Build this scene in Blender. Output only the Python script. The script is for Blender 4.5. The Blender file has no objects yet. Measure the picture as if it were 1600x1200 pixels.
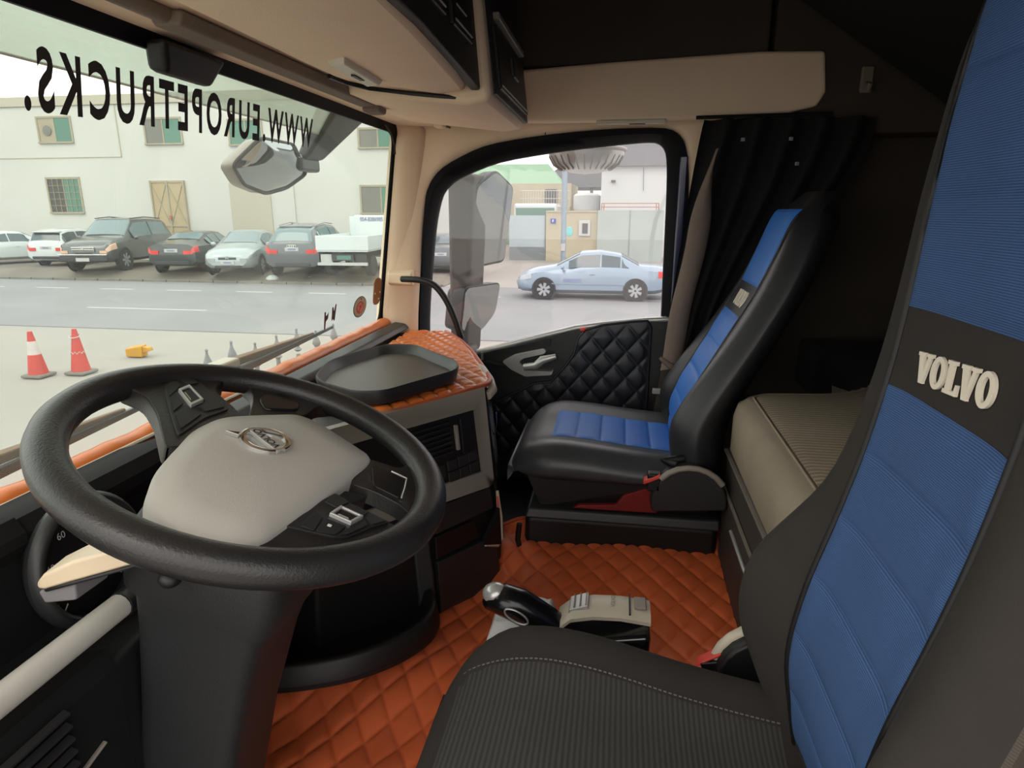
import bpy, bmesh, math, random
from mathutils import Vector, Matrix
random.seed(7)
scene = bpy.context.scene
COL = scene.collection

# ------------------------------------------------------------------ camera
cam_d = bpy.data.cameras.new('camera'); cam = bpy.data.objects.new('camera', cam_d); COL.objects.link(cam)
cam_d.sensor_width = 36.0; cam_d.lens = 36.0 * 1005 / 1600; cam_d.clip_start = 0.02; cam_d.clip_end = 500
_f = Vector((0.95312057, 0.15570321, -0.25945651)); _r = Vector((0.16122438, -0.98691778, 0.0)); _u = Vector((0.25606224, 0.04183071, 0.96575479))
cam.matrix_world = Matrix(((_r.x, _u.x, -_f.x, 0.0), (_r.y, _u.y, -_f.y, 0.0), (_r.z, _u.z, -_f.z, 1.05), (0, 0, 0, 1)))
scene.camera = cam

# ------------------------------------------------------------------ sky, sun, exposure
world = bpy.data.worlds.new('hazy_sky'); scene.world = world; world.use_nodes = True
bg = world.node_tree.nodes['Background']
bg.inputs['Color'].default_value = (1.0, 0.955, 0.90, 1); bg.inputs['Strength'].default_value = 1.0
sun_d = bpy.data.lights.new('hazy_sun', 'SUN'); sun_d.energy = 0.35; sun_d.angle = math.radians(30); sun_d.color = (1.0, 0.9, 0.78)
sun = bpy.data.objects.new('hazy_sun', sun_d); COL.objects.link(sun)
sun.rotation_euler = (math.radians(42), 0, math.radians(-112))
scene.view_settings.view_transform = 'Standard'; scene.view_settings.look = 'None'
scene.view_settings.gamma = 1.0; scene.view_settings.use_curve_mapping = False
scene.view_settings.exposure = 1.32

# ------------------------------------------------------------------ materials
def lin(c):
    r = []
    for x in c[:3]:
        x = x / 255.0
        r.append(x / 12.92 if x <= 0.04045 else ((x + 0.055) / 1.055) ** 2.4)
    return (r[0], r[1], r[2], 1.0)
def mat(name, c, rough=0.6, metal=0.0, var=0.08, vs=6.0, bump=0.0, bs=200.0, weave=None, spec=0.5, coat=0.0):
    m = bpy.data.materials.new(name); m.use_nodes = True
    nt = m.node_tree; b = nt.nodes['Principled BSDF']
    b.inputs['Roughness'].default_value = rough; b.inputs['Metallic'].default_value = metal
    b.inputs['Specular IOR Level'].default_value = spec
    if coat: b.inputs['Coat Weight'].default_value = coat; b.inputs['Coat Roughness'].default_value = 0.08
    tc = nt.nodes.new('ShaderNodeTexCoord')
    base = lin(c)
    n = nt.nodes.new('ShaderNodeTexNoise'); n.inputs['Scale'].default_value = vs; n.inputs['Detail'].default_value = 5
    nt.links.new(tc.outputs['Object'], n.inputs['Vector'])
    r = nt.nodes.new('ShaderNodeValToRGB')
    r.color_ramp.elements[0].position = 0.3; r.color_ramp.elements[1].position = 0.7
    r.color_ramp.elements[0].color = tuple(x * (1 - var) for x in base[:3]) + (1,)
    r.color_ramp.elements[1].color = tuple(min(1, x * (1 + var)) for x in base[:3]) + (1,)
    nt.links.new(n.outputs['Fac'], r.inputs['Fac'])
    col = r.outputs['Color']; hgt = None
    if weave:                                   # (second colour, thread direction, threads per metre, share)
        c2, axis, sc, amt = weave
        w = nt.nodes.new('ShaderNodeTexWave'); w.wave_type = 'BANDS'; w.bands_direction = axis
        w.inputs['Scale'].default_value = sc; w.inputs['Distortion'].default_value = 0.6; w.inputs['Detail'].default_value = 1.0
        w.inputs['Detail Scale'].default_value = 3.0
        nt.links.new(tc.outputs['Object'], w.inputs['Vector'])
        mx = nt.nodes.new('ShaderNodeMixRGB'); mx.inputs['Color2'].default_value = lin(c2)
        mu = nt.nodes.new('ShaderNodeMath'); mu.operation = 'MULTIPLY'; mu.inputs[1].default_value = amt
        nt.links.new(w.outputs['Fac'], mu.inputs[0]); nt.links.new(mu.outputs[0], mx.inputs['Fac'])
        nt.links.new(col, mx.inputs['Color1']); col = mx.outputs['Color']; hgt = w.outputs['Fac']
    nt.links.new(col, b.inputs['Base Color'])
    if bump:
        n2 = nt.nodes.new('ShaderNodeTexNoise'); n2.inputs['Scale'].default_value = bs; n2.inputs['Detail'].default_value = 3
        nt.links.new(tc.outputs['Object'], n2.inputs['Vector'])
        bp = nt.nodes.new('ShaderNodeBump'); bp.inputs['Strength'].default_value = bump; bp.inputs['Distance'].default_value = 0.002
        nt.links.new(hgt if hgt else n2.outputs['Fac'], bp.inputs['Height']); nt.links.new(bp.outputs['Normal'], b.inputs['Normal'])
    return m
def glass(name, tint=(1, 1, 1), gloss=0.05, haze=0.05, haze_col=(0.8, 0.8, 0.76), rough=0.0):
    """thin dusty pane: mostly clear, a little reflection, a little dust"""
    m = bpy.data.materials.new(name); m.use_nodes = True; nt = m.node_tree; nt.nodes.clear()
    out = nt.nodes.new('ShaderNodeOutputMaterial')
    t = nt.nodes.new('ShaderNodeBsdfTransparent'); t.inputs['Color'].default_value = tuple(tint) + (1,)
    g = nt.nodes.new('ShaderNodeBsdfGlossy'); g.inputs['Roughness'].default_value = rough
    d = nt.nodes.new('ShaderNodeBsdfDiffuse'); d.inputs['Color'].default_value = tuple(haze_col) + (1,)
    tr = nt.nodes.new('ShaderNodeBsdfTranslucent'); tr.inputs['Color'].default_value = tuple(haze_col) + (1,)
    h = nt.nodes.new('ShaderNodeMixShader'); h.inputs[0].default_value = 0.5
    nt.links.new(d.outputs[0], h.inputs[1]); nt.links.new(tr.outputs[0], h.inputs[2])
    m1 = nt.nodes.new('ShaderNodeMixShader'); m1.inputs[0].default_value = gloss
    nt.links.new(t.outputs[0], m1.inputs[1]); nt.links.new(g.outputs[0], m1.inputs[2])
    m2 = nt.nodes.new('ShaderNodeMixShader')
    tc = nt.nodes.new('ShaderNodeTexCoord'); n = nt.nodes.new('ShaderNodeTexNoise'); n.inputs['Scale'].default_value = 2.5; n.inputs['Detail'].default_value = 6
    nt.links.new(tc.outputs['Object'], n.inputs['Vector'])
    mu = nt.nodes.new('ShaderNodeMath'); mu.operation = 'MULTIPLY'; mu.inputs[1].default_value = haze * 2
    nt.links.new(n.outputs['Fac'], mu.inputs[0]); nt.links.new(mu.outputs[0], m2.inputs[0])
    nt.links.new(m1.outputs[0], m2.inputs[1]); nt.links.new(h.outputs[0], m2.inputs[2]); nt.links.new(m2.outputs[0], out.inputs[0])
    return m

M = {}
M['black'] = mat('black_plastic', (40, 41, 43), 0.45, bump=0.15, bs=500)
M['black_soft'] = mat('black_soft_plastic', (34, 35, 37), 0.55, bump=0.2, bs=400)
M['jet'] = mat('jet_black_plastic', (17, 17, 19), 0.5)
M['piano'] = mat('gloss_black_plastic', (22, 23, 26), 0.2)
M['leather_blk'] = mat('worn_black_leather', (38, 37, 38), 0.36, var=0.2, vs=9, bump=0.25, bs=350)
M['grey_pad'] = mat('grey_airbag_plastic', (192, 189, 182), 0.5, bump=0.12, bs=600, var=0.04)
M['grey_trim'] = mat('grey_metallic_trim', (140, 133, 124), 0.42, var=0.04)
M['silver'] = mat('silver_trim', (205, 205, 203), 0.28, 0.45, var=0.03)
M['chrome'] = mat('chrome', (225, 225, 225), 0.08, 1.0, var=0.01)
M['cream'] = mat('cream_cab_lining', (234, 209, 181), 0.75, bump=0.15, bs=350, var=0.03)
M['cream_dk'] = mat('taupe_cab_lining', (120, 108, 96), 0.85, bump=0.3, bs=250)
M['dark_lining'] = mat('dark_cab_lining', (64, 57, 50), 0.9, bump=0.3, bs=250)
M['orange'] = mat('orange_leatherette', (226, 122, 58), 0.33, var=0.06, bump=0.2, bs=300)
M['orange_floor'] = mat('orange_floor_leatherette', (226, 110, 64), 0.5, var=0.09, vs=4, bump=0.2, bs=300)
M['orange_pipe'] = mat('orange_piping', (190, 84, 34), 0.5)
M['quilt_blk'] = mat('black_quilted_leatherette', (38, 40, 48), 0.42, bump=0.15, bs=300)
M['quilt_wht'] = mat('pale_quilted_leatherette', (232, 232, 232), 0.5)
M['seat_blk'] = mat('charcoal_knit_seat_cover', (46, 42, 39), 0.92, var=0.1, vs=12, bump=0.3, bs=900)
M['seat_leather'] = mat('black_leatherette_seat_cover', (40, 41, 45), 0.4, var=0.1, bump=0.15, bs=300)  # backrest copy of the black leatherette, darkened to paint in its shade
M['seat_leather_top'] = mat('grey_black_leatherette_cushion', (64, 66, 70), 0.38, var=0.1, bump=0.15, bs=300)  # cushion copy of it, paler to paint in the window sheen
M['tray_floor'] = mat('grey_brown_tray_floor', (74, 66, 58), 0.45)
M['dash_top'] = mat('matt_black_dash_top', (24, 24, 25), 0.85, spec=0.2, bump=0.2, bs=400)
M['stalk_grey'] = mat('grey_stalk_end', (120, 117, 120), 0.45)
M['stalk_tan'] = mat('pale_stalk_face', (214, 196, 168), 0.4)
M['seat_stripe'] = mat('charcoal_pinstripe_fabric', (46, 45, 43), 0.95, weave=((84, 82, 78), 'Y', 42, 0.45), bump=0.08)
M['blue'] = mat('woven_blue_fabric', (38, 68, 116), 0.85, var=0.1, vs=10, weave=((92, 128, 178), 'Z', 130, 0.5), bump=0.25)
M['blue_l'] = mat('blue_leatherette', (42, 112, 204), 0.5, var=0.06, weave=((84, 146, 222), 'Y', 160, 0.3), bump=0.1)
M['white_em'] = mat('cream_embroidery', (235, 226, 208), 0.8)
M['thread'] = mat('grey_thread', (110, 110, 112), 0.8)
M['red_plastic'] = mat('red_plastic', (215, 70, 60), 0.4)
M['dark_red'] = mat('dark_red_bellows', (120, 20, 18), 0.7)
M['beige_plastic'] = mat('beige_plastic', (200, 190, 172), 0.42)
M['belt'] = mat('taupe_webbing', (74, 68, 60), 0.8, weave=((50, 47, 42), 'Z', 150, 0.5), bump=0.2)
M['mattress'] = mat('taupe_mattress_cloth', (186, 170, 148), 0.95, weave=((118, 106, 90), 'X', 20, 0.7), bump=0.5)
M['matt_side'] = mat('taupe_mattress_border', (154, 141, 123), 0.95, bump=0.3, bs=700)
M['brown_box'] = mat('brown_bunk_panel', (66, 60, 55), 0.6)
M['curtain'] = mat('black_curtain', (13, 14, 17), 0.95, bump=0.2, bs=600)
M['curtain_edge'] = mat('brown_curtain_hem', (120, 106, 96), 0.95, bump=0.2, bs=600)  # brown stands in for light on the black curtain's front edge
M['seal'] = mat('black_rubber_seal', (8, 9, 14), 0.6, spec=0.15)
M['blue_door'] = mat('dark_blue_door_paint', (24, 32, 78), 0.3, coat=0.5)
M['decal'] = mat('dark_window_lettering', (44, 40, 42), 0.7)
M['decal_brown'] = mat('brown_sticker', (150, 92, 40), 0.6)
M['decal_cream'] = mat('tan_sticker', (186, 172, 134), 0.6)
M['decal_green'] = mat('olive_sticker_ring', (70, 78, 52), 0.6)
M['decal_red'] = mat('red_sticker_sign', (190, 60, 50), 0.6)
M['decal_pink'] = mat('pink_sticker_field', (222, 128, 112), 0.6)
M['decal_rust'] = mat('rust_sticker_residue', (92, 40, 30), 0.7)
M['white'] = mat('white_mark', (235, 235, 235), 0.6)
M['windscreen'] = glass('windscreen_glass', (0.93, 0.98, 0.96), 0.035, 0.04, (0.85, 0.88, 0.84))
M['sideglass'] = glass('door_window_glass', (0.95, 0.95, 0.97), 0.04, 0.03, (0.88, 0.82, 0.86))  # pinkish film paints haze and reflections into the pane
M['visor'] = glass('smoked_sun_visor', (0.62, 0.66, 0.62), 0.03, 0.34, (0.62, 0.65, 0.58), 0.3)
M['mirror'] = mat('mirror_glass', (150, 155, 158), 0.02, 1.0, var=0.01)
M['brown_dust'] = mat('dusty_wiper', (138, 112, 92), 0.8)

# ------------------------------------------------------------------ mesh builder
ORG = {}
class MB:
    def __init__(s): s.v = []; s.f = []
    def add(s, vs, fs):
        o = len(s.v); s.v += [Vector(p) for p in vs]; s.f += [tuple(i + o for i in f) for f in fs]; return s
    def box(s, c, d, rz=0.0, mtx=None):
        hx, hy, hz = d[0] / 2, d[1] / 2, d[2] / 2
        vs = [Vector((x, y, z)) for x in (-hx, hx) for y in (-hy, hy) for z in (-hz, hz)]
        R = Matrix.Rotation(rz, 3, 'Z') if mtx is None else mtx
        vs = [R @ p + Vector(c) for p in vs]
        return s.add(vs, [(0, 1, 3, 2), (4, 6, 7, 5), (0, 4, 5, 1), (2, 3, 7, 6), (0, 2, 6, 4), (1, 5, 7, 3)])
    def hexa(s, b, t):
        """prism from a bottom and a top loop of equal length"""
        n = len(b)
        return s.add(list(b) + list(t), [tuple(range(n))[::-1], tuple(range(n, 2 * n))] + [(i, (i + 1) % n, n + (i + 1) % n, n + i) for i in range(n)])
    def prism(s, poly, d):
        d = Vector(d); b = [Vector(p) for p in poly]
        return s.hexa(b, [p + d for p in b])
    def loft(s, rings, cap=True, closed=True):
        n = len(rings[0]); vs = [p for r in rings for p in r]; fs = []
        for i in range(len(rings) - 1):
            for j in range(n if closed else n - 1):
                k = (j + 1) % n
                fs.append((i * n + j, i * n + k, (i + 1) * n + k, (i + 1) * n + j))
        if cap: fs += [tuple(range(n))[::-1], tuple(range((len(rings) - 1) * n, len(rings) * n))]
        return s.add(vs, fs)
    def tube(s, path, r, n=10, closed=False, flat=1.0):
        P = [Vector(p) for p in path]; m = len(P); rings = []
        up = None
        for i in range(m):
            a = P[(i - 1) % m] if (closed or i > 0) else P[i]; b = P[(i + 1) % m] if (closed or i < m - 1) else P[i]
            t = (b - a).normalized()
            if up is None:
                up = t.orthogonal().normalized() if abs(t.z) > 0.95 else Vector((0, 0, 1))
            x = up.cross(t)
            if x.length < 1e-6: x = t.orthogonal()
            x.normalize(); y = t.cross(x).normalized(); up = y
            rr = r[i] if isinstance(r, (list, tuple)) else r
            rings.append([P[i] + x * rr * math.cos(2 * math.pi * k / n) + y * rr * flat * math.sin(2 * math.pi * k / n) for k in range(n)])
        if closed: rings.append(rings[0]); return s.loft(rings, cap=False)
        return s.loft(rings)
    def lathe(s, prof, n=24, mtx=None, close=False):
        rings = []
        for (r, z) in prof:
            ring = [Vector((r * math.cos(2 * math.pi * k / n), r * math.sin(2 * math.pi * k / n), z)) for k in range(n)]
            if mtx is not None: ring = [mtx @ p for p in ring]
            rings.append(ring)
        if close: rings.append(rings[0])
        return s.loft(rings, cap=not close)
    def grid(s, nu, nv, fn):
        vs = [fn(i / nu, j / nv) for i in range(nu + 1) for j in range(nv + 1)]
        return s.add(vs, [(i * (nv + 1) + j, (i + 1) * (nv + 1) + j, (i + 1) * (nv + 1) + j + 1, i * (nv + 1) + j + 1) for i in range(nu) for j in range(nv)])
    def ball(s, c, r, nu=16, nv=10):
        c = Vector(c); rx, ry, rz = (r, r, r) if not isinstance(r, (tuple, list)) else r
        return s.grid(nu, nv, lambda u, v: c + Vector((rx * math.cos(2 * math.pi * u) * math.sin(math.pi * (.001 + .998 * v)), ry * math.sin(2 * math.pi * u) * math.sin(math.pi * (.001 + .998 * v)), rz * math.cos(math.pi * v))))
    def build(s, name, m, parent=None, smooth=None, bevel=0.0, sub=0, loc=None, seg=2, flip=False):
        o_ = Vector(loc) if loc is not None else (ORG[parent] if parent is not None else Vector((0, 0, 0)))
        me = bpy.data.meshes.new(name)
        me.from_pydata([tuple(p - o_) for p in s.v], [], [f[::-1] for f in s.f] if flip else s.f); me.validate()
        bm = bmesh.new(); bm.from_mesh(me); bmesh.ops.recalc_face_normals(bm, faces=bm.faces); bm.to_mesh(me); bm.free()
        me.materials.append(M[m] if isinstance(m, str) else m)
        if smooth is not None:
            for p in me.polygons: p.use_smooth = True
            if smooth < 179: me.set_sharp_from_angle(angle=math.radians(smooth))
        ob = bpy.data.objects.new(name, me); COL.objects.link(ob); ORG[ob] = o_
        if parent is not None: ob.parent = parent
        elif loc is not None: ob.location = o_
        if sub:
            md = ob.modifiers.new('subdivision', 'SUBSURF'); md.levels = sub; md.render_levels = sub
        if bevel:
            md = ob.modifiers.new('bevel', 'BEVEL'); md.width = bevel; md.segments = seg; md.limit_method = 'ANGLE'; md.angle_limit = math.radians(40)
            if smooth is None:
                for p in me.polygons: p.use_smooth = True
                md.harden_normals = True
        return ob
def tag(o, label, cat, group=None):
    o['label'] = label; o['category'] = cat
    if group: o['group'] = group
    return o
def thing(name, label, cat, loc=(0, 0, 0), group=None):
    o = bpy.data.objects.new(name, None); COL.objects.link(o); o.location = loc; o.empty_display_size = 0.1; ORG[o] = Vector(loc)
    return tag(o, label, cat, group)
def struct(o, label=None, cat=None):
    o['kind'] = 'structure'
    if label: o['label'] = label; o['category'] = cat
    return o
def copy_tree(o, parent=None):
    c = o.copy(); COL.objects.link(c); c.parent = parent; ORG[c] = ORG.get(o, Vector())
    for ch in list(o.children): copy_tree(ch, c)
    return c
def text_mesh(txt, size=1.0, offset=0.0, extrude=0.0, spacing=1.0):
    """vertices and faces of a line of lettering in its own x, y plane"""
    cu = bpy.data.curves.new('lettering', 'FONT'); cu.body = txt; cu.size = size; cu.offset = offset; cu.extrude = extrude; cu.space_character = spacing
    cu.resolution_u = 4
    ob = bpy.data.objects.new('lettering', cu); COL.objects.link(ob)
    dg = bpy.context.evaluated_depsgraph_get(); me = bpy.data.meshes.new_from_object(ob.evaluated_get(dg))
    vs = [v.co.copy() for v in me.vertices]; fs = [tuple(p.vertices) for p in me.polygons]
    bpy.data.objects.remove(ob); bpy.data.meshes.remove(me); bpy.data.curves.remove(cu)
    return vs, fs
def lerp(a, b, t): return a + (b - a) * t
def interp(tab, x):
    if x <= tab[0][0]: return tab[0][1]
    for (a, p), (b, q) in zip(tab, tab[1:]):
        if x <= b:
            t = (x - a) / (b - a); return p + (q - p) * t
    return tab[-1][1]
def sinterp(tab, x):
    """smooth (cosine-free Catmull-Rom) interpolation of a table"""
    n = len(tab)
    if x <= tab[0][0]: return tab[0][1]
    if x >= tab[-1][0]: return tab[-1][1]
    for i in range(n - 1):
        if x <= tab[i + 1][0]:
            x0, y0 = tab[i]; x1, y1 = tab[i + 1]; t = (x - x0) / (x1 - x0)
            m0 = ((y1 - tab[i - 1][1]) / (x1 - tab[i - 1][0]) if i > 0 else (y1 - y0) / (x1 - x0)) * (x1 - x0)
            m1 = ((tab[i + 2][1] - y0) / (tab[i + 2][0] - x0) if i < n - 2 else (y1 - y0) / (x1 - x0)) * (x1 - x0)
            return (2 * t**3 - 3 * t**2 + 1) * y0 + (t**3 - 2 * t**2 + t) * m0 + (-2 * t**3 + 3 * t**2) * y1 + (t**3 - t**2) * m1
def sstep(a, b, x):
    t = max(0.0, min(1.0, (x - a) / (b - a))); return t * t * (3 - 2 * t)
def rpoly(pts, r=0.02, n=5):
    """round the corners of a closed 2D polygon"""
    out = []; k = len(pts)
    for i in range(k):
        p = Vector(pts[i]); a = Vector(pts[i - 1]) - p; b = Vector(pts[(i + 1) % k]) - p
        rr = min(r, a.length * .45, b.length * .45); p0 = p + a.normalized() * rr; p1 = p + b.normalized() * rr
        for j in range(n + 1):
            t = j / n; q = p0.lerp(p, t).lerp(p.lerp(p1, t), t); out.append(tuple(q))
    return out
def quilt(a, b, s, h, k=3.2):
    u = abs(math.sin(math.pi * (a + b) / s)); v = abs(math.sin(math.pi * (a - b) / s))
    return h * (1 - math.exp(-k * u)) * (1 - math.exp(-k * v)) * (.72 + .28 * u * v)

# ================================================================== the cab shell
WX0, WX1 = 0.12, 2.30
def wy(z): return lerp(0.882, 0.788, (z - 0.643) / (1.34 - 0.643))     # windscreen plane, leaning back
def rrect(a0, a1, b0, b1, r, n=6):
    return rpoly([(a0, b0), (a1, b0), (a1, b1), (a0, b1)], r, n)
ws_loop = rrect(WX0, WX1, 0.625, 1.345, 0.06)
ws_in = rrect(WX0 + .012, WX1 - .012, 0.645, 1.311, 0.055)
w1 = MB().prism([(x, wy(z) + .004, z) for x, z in ws_loop], (0, 0.006, 0)).build('window_1', 'windscreen', smooth=30)
struct(w1, 'wide truck windscreen with black border', 'window')
b = MB(); n = len(ws_loop)
b.loft([[(x, wy(z) - .004, z) for x, z in ws_in], [(x, wy(z) - .012, z) for x, z in ws_loop], [(x, wy(z) + .003, z) for x, z in ws_loop], [(x, wy(z) + .003, z) for x, z in ws_in], [(x, wy(z) - .004, z) for x, z in ws_in]], cap=False)
b.build('window_border', 'seal', w1, smooth=40)

# side lining with the door window opening
so = [(0.758, 0.60), (0.755, .691), (.732, .954), (.699, 1.129), (.644, 1.201), (.488, 1.274), (.282, 1.303), (.072, 1.319), (-.151, 1.321), (-.2, 1.282), (-.223, 1.192), (-.242, .696), (-.246, .60)]
si = [(0.728, 0.50), (0.722, .686), (.685, 1.0), (.655, 1.115), (.600, 1.163), (.446, 1.222), (.2, 1.257), (0.0, 1.275), (-.115, 1.282), (-.147, 1.25), (-.156, 1.15), (-.162, .69), (-.166, .50)]
def densify(pts, m=4):
    out = []
    for a, c in zip(pts, pts[1:]):
        for k in range(m): out.append(tuple(lerp(p, q, k / m) for p, q in zip(a, c)))
    out.append(pts[-1]); return out
def smooth_line(pts, it=2):
    P = [Vector(p) for p in pts]
    for _ in range(it): P = [P[0]] + [(P[i - 1] + P[i] * 2 + P[i + 1]) / 4 for i in range(1, len(P) - 1)] + [P[-1]]
    return [tuple(p) for p in P]
SO = smooth_line(densify(so)); SI = smooth_line(densify(si))
def sx(y): return 2.362 - 0.05 * sstep(.68, .84, y)                     # lining wraps towards the windscreen
outer = []
cy, cz = 0.25, 0.85
for (y, z) in SO:
    dy, dz = y - cy, z - cz
    fr = wy(1.0) + 0.03; k = 1e9
    if dy > 1e-6: k = min(k, (fr - cy) / dy)
    if dy < -1e-6: k = min(k, (-.36 - cy) / dy)
    if dz > 1e-6: k = min(k, (1.60 - cz) / dz)
    if dz < -1e-6: k = min(k, (0.45 - cz) / dz)
    yy, zz = cy + dy * k, cz + dz * k
    if yy > 0.7: yy = wy(max(.6, min(1.4, zz))) - .004
    outer.append((yy, zz))
b = MB()
rings = []
for t in (0, .12, .3, .5, .7, .86, 1.0):
    r = []
    for (a, c) in zip(SO, outer):
        y, z = lerp(a[0], c[0], t), lerp(a[1], c[1], t); r.append((sx(y) + (0.012 if t == 0 else 0), y, z))
    rings.append(r)
b.loft(rings, cap=False, closed=False)
wr = b.build('wall_right', 'cream', smooth=60); struct(wr, 'cream cab side lining around the door window', 'wall')
md = wr.modifiers.new('thickness', 'SOLIDIFY'); md.thickness = 0.03; md.offset = 0
# the thin joint and the small clip in the lining
MB().box((2.357, .268, 1.335), (.004, .0035, .06)).build('lining_joint', 'jet', wr)
b = MB(); b.loft([[(2.368, y, z) for y, z in SO], [(2.35, y, z) for y, z in SO], [(2.35, lerp(a[0], c[0], .45), lerp(a[1], c[1], .45)) for a, c in zip(SO, SI)], [(2.385, y, z) for y, z in SI], [(2.43, y, z) for y, z in SI]], cap=False, closed=False)
w2 = MB().prism([(2.405, y, z) for y, z in SI], (0.005, 0, 0)).build('window_2', 'sideglass', smooth=30)
struct(w2, 'passenger door window with thick black rubber seal', 'window')
sl = b.build('window_seal', 'seal', w2, smooth=50)
b = MB(); b.box((2.348, -.203, .93), (.010, .026, .60)); b.build('blue_door_edge', 'blue_door', w2, bevel=.01)
# cream trim corner: right windscreen pillar
b = MB()
pil = []
for z in (0.58, .64, .75, .9, 1.05, 1.2, 1.3, 1.36):
    y0 = wy(z); pil.append([(2.295, y0 - .02, z), (2.297, y0 - .04, z), (2.325, y0 - .085, z), (2.365, y0 - .12, z), (2.42, y0 - .06, z), (2.42, y0 + .05, z), (2.33, y0 + .03, z), (2.297, y0 + .015, z)])
b.loft(pil)
struct(b.build('trim_1', 'cream', smooth=60, sub=1), 'cream windscreen pillar beside the door window', 'pillar')

# floor, roof, rear wall, left side, front bulkhead
fl = MB().box((1.24, -.2, -.03), (2.36, 2.3, .06)).build('floor', 'jet'); struct(fl)
MB().hexa([(1.15, -.35, -.01), (1.72, -.35, -.01), (1.72, .28, -.01), (1.15, .28, -.01)], [(1.22, -.35, .10), (1.70, -.35, .10), (1.70, .22, .10), (1.22, .22, .10)]).build('engine_hump', 'jet', fl, bevel=.02)
struct(MB().box((1.24, -.45, 1.93), (2.5, 1.9, .06)).build('ceiling', 'dark_lining'))
struct(MB().box((1.24, -1.38, .95), (2.5, .06, 2.0)).build('wall_back', 'dark_lining'))
struct(MB().box((2.43, -.84, .95), (.06, 1.12, 1.95)).build('wall_right_rear', 'dark_lining'))
struct(MB().box((2.43, .3, 1.74), (.06, 1.2, .36)).build('wall_right_upper', 'dark_lining'))
struct(MB().box((.04, -.92, .95), (.06, .95, 1.95)).build('wall_left', 'dark_lining'))
struct(MB().box((.04, .25, 1.72), (.06, 1.3, .42)).build('wall_left_upper', 'dark_lining'))
struct(MB().box((1.24, .93, .28), (2.42, .05, .68)).build('wall_front', 'black'))
struct(MB().hexa([(.02, .80, 1.345), (2.44, .80, 1.345), (2.44, .86, 1.345), (.02, .86, 1.345)], [(.02, .46, 1.95), (2.44, .46, 1.95), (2.44, .5, 1.95), (.02, .5, 1.95)]).build('wall_front_upper', 'cream'))
struct(MB().box((2.45, .35, .15), (.06, 1.2, .62)).build('wall_right_lower', 'black'))

# ------------------------------------------------------------------ passenger door
dbelt = [(.80, .50), (.522, .521), (.46, .536), (.264, .594), (.145, .627), (.052, .641), (-.108, .662), (-.26, .672)]
door = struct(MB().prism([(2.362, y, z) for y, z in dbelt] + [(2.362, -.26, .02), (2.362, .80, .02)], (.05, 0, 0)).build('door_1', 'black', bevel=.006), 'black passenger door with silver handle and quilted pad', 'door')
MB().tube([(2.375, y, z + .004) for y, z in dbelt[1:]], .012, 8).build('sill_strip', 'silver', door, smooth=60)
MB().prism([(2.350, .47, .535), (2.350, .24, .59), (2.350, .24, .565), (2.350, .40, .525)], (.02, 0, 0)).build('sill_recess', 'jet', door)
# quilted pad on the door
ptop = [(-.125, .645), (-.112, .668), (-.06, .664), (.05, .648), (.11, .628), (.135, .60), (.15, .535), (.18, .49), (.235, .425), (.30, .415), (.40, .36), (.46, .33)]
def padpt(u, v):
    y = lerp(-.125, .46, u); zt = interp(ptop, y); z = lerp(.12, zt, v)
    e = min(1, min(u, 1 - u) * 25, (1 - v) * 12)
    return Vector((2.358 - .006 - quilt(y * 1.08, z * .92, .092, .009, 5.0) * e, y, z))
pad = MB().grid(150, 120, padpt).build('quilted_pad', 'quilt_blk', door, smooth=180)
MB().tube([(2.352, y, z) for y, z in [(-.125, .12)] + ptop], .005, 6).build('piping', 'quilt_blk', pad, smooth=60)
MB().ball((2.345, .118, .63), (.008, .012, .008)).build('red_reflector', 'red_plastic', door, smooth=180)
# handle: silver surround with a grab lever
hb = MB(); hb.prism([(2.335, y, z) for y, z in rpoly([(.42, .50), (.37, .53), (.262, .556), (.252, .545), (.262, .535), (.34, .515), (.355, .50), (.32, .47), (.235, .468), (.225, .475), (.23, .455), (.33, .445), (.385, .47)], .008, 3)], (.03, 0, 0))
hb.build('handle_surround', 'silver', door, bevel=.004)
MB().tube([(2.325, .335, .485), (2.32, .29, .492), (2.32, .265, .515), (2.325, .215, .53)], [.010, .012, .013, .008], 8, flat=1.3).build('door_lever', 'silver', door, smooth=60)
MB().prism([(2.345, .48, .50), (2.345, .40, .49), (2.345, .40, .475), (2.345, .50, .487)], (.02, 0, 0)).build('switch_plate', 'black', door, bevel=.003)
MB().box((2.352, .50, .515), (.008, .008, .03)).build('lock_pin', 'silver', door)

# ------------------------------------------------------------------ overhead console, valance
oh = thing('overhead_console', 'cream overhead console with dark storage faces above the windscreen', 'console', (1.2, .5, 1.33))
def slab(prof, x0, x1, r=0): return [(x0, y, z) for y, z in prof], [(x1, y, z) for y, z in prof]
profc = [(.335, 1.335), (.40, 1.322), (.60, 1.322), (.625, 1.335), (.66, 1.42), (.56, 1.75), (.37, 1.75)]
rings = []
def zdrop(x): return -.032 * sstep(.95, 1.55, x)
for x, k in ((.06, 0), (.95, 0), (1.10, 0), (1.25, 0), (1.38, .002), (1.47, .008), (1.53, .02), (1.56, .05)):
    rings.append([(x, y + (k if y < .45 else -k * .6), z + (k * .5 + zdrop(x) * max(0, (.62 - y) / .285) if z < 1.4 else 0)) for y, z in profc])
MB().loft(rings).build('console_body', 'cream', oh, smooth=35, bevel=.012)
profs = [(.30, 1.292), (.36, 1.284), (.66, 1.318), (.74, 1.355), (.70, 1.48), (.56, 1.75), (.345, 1.75)]
rings = []
for x, k in ((1.54, 0), (1.95, 0), (2.10, .004), (2.20, .03)):
    rings.append([(x, y + (k * 2 if y < .45 else 0), z + (k * 1.2 if z < 1.4 else 0)) for y, z in profs])
MB().loft(rings).build('corner_body', 'cream', oh, smooth=35, bevel=.014)
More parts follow.
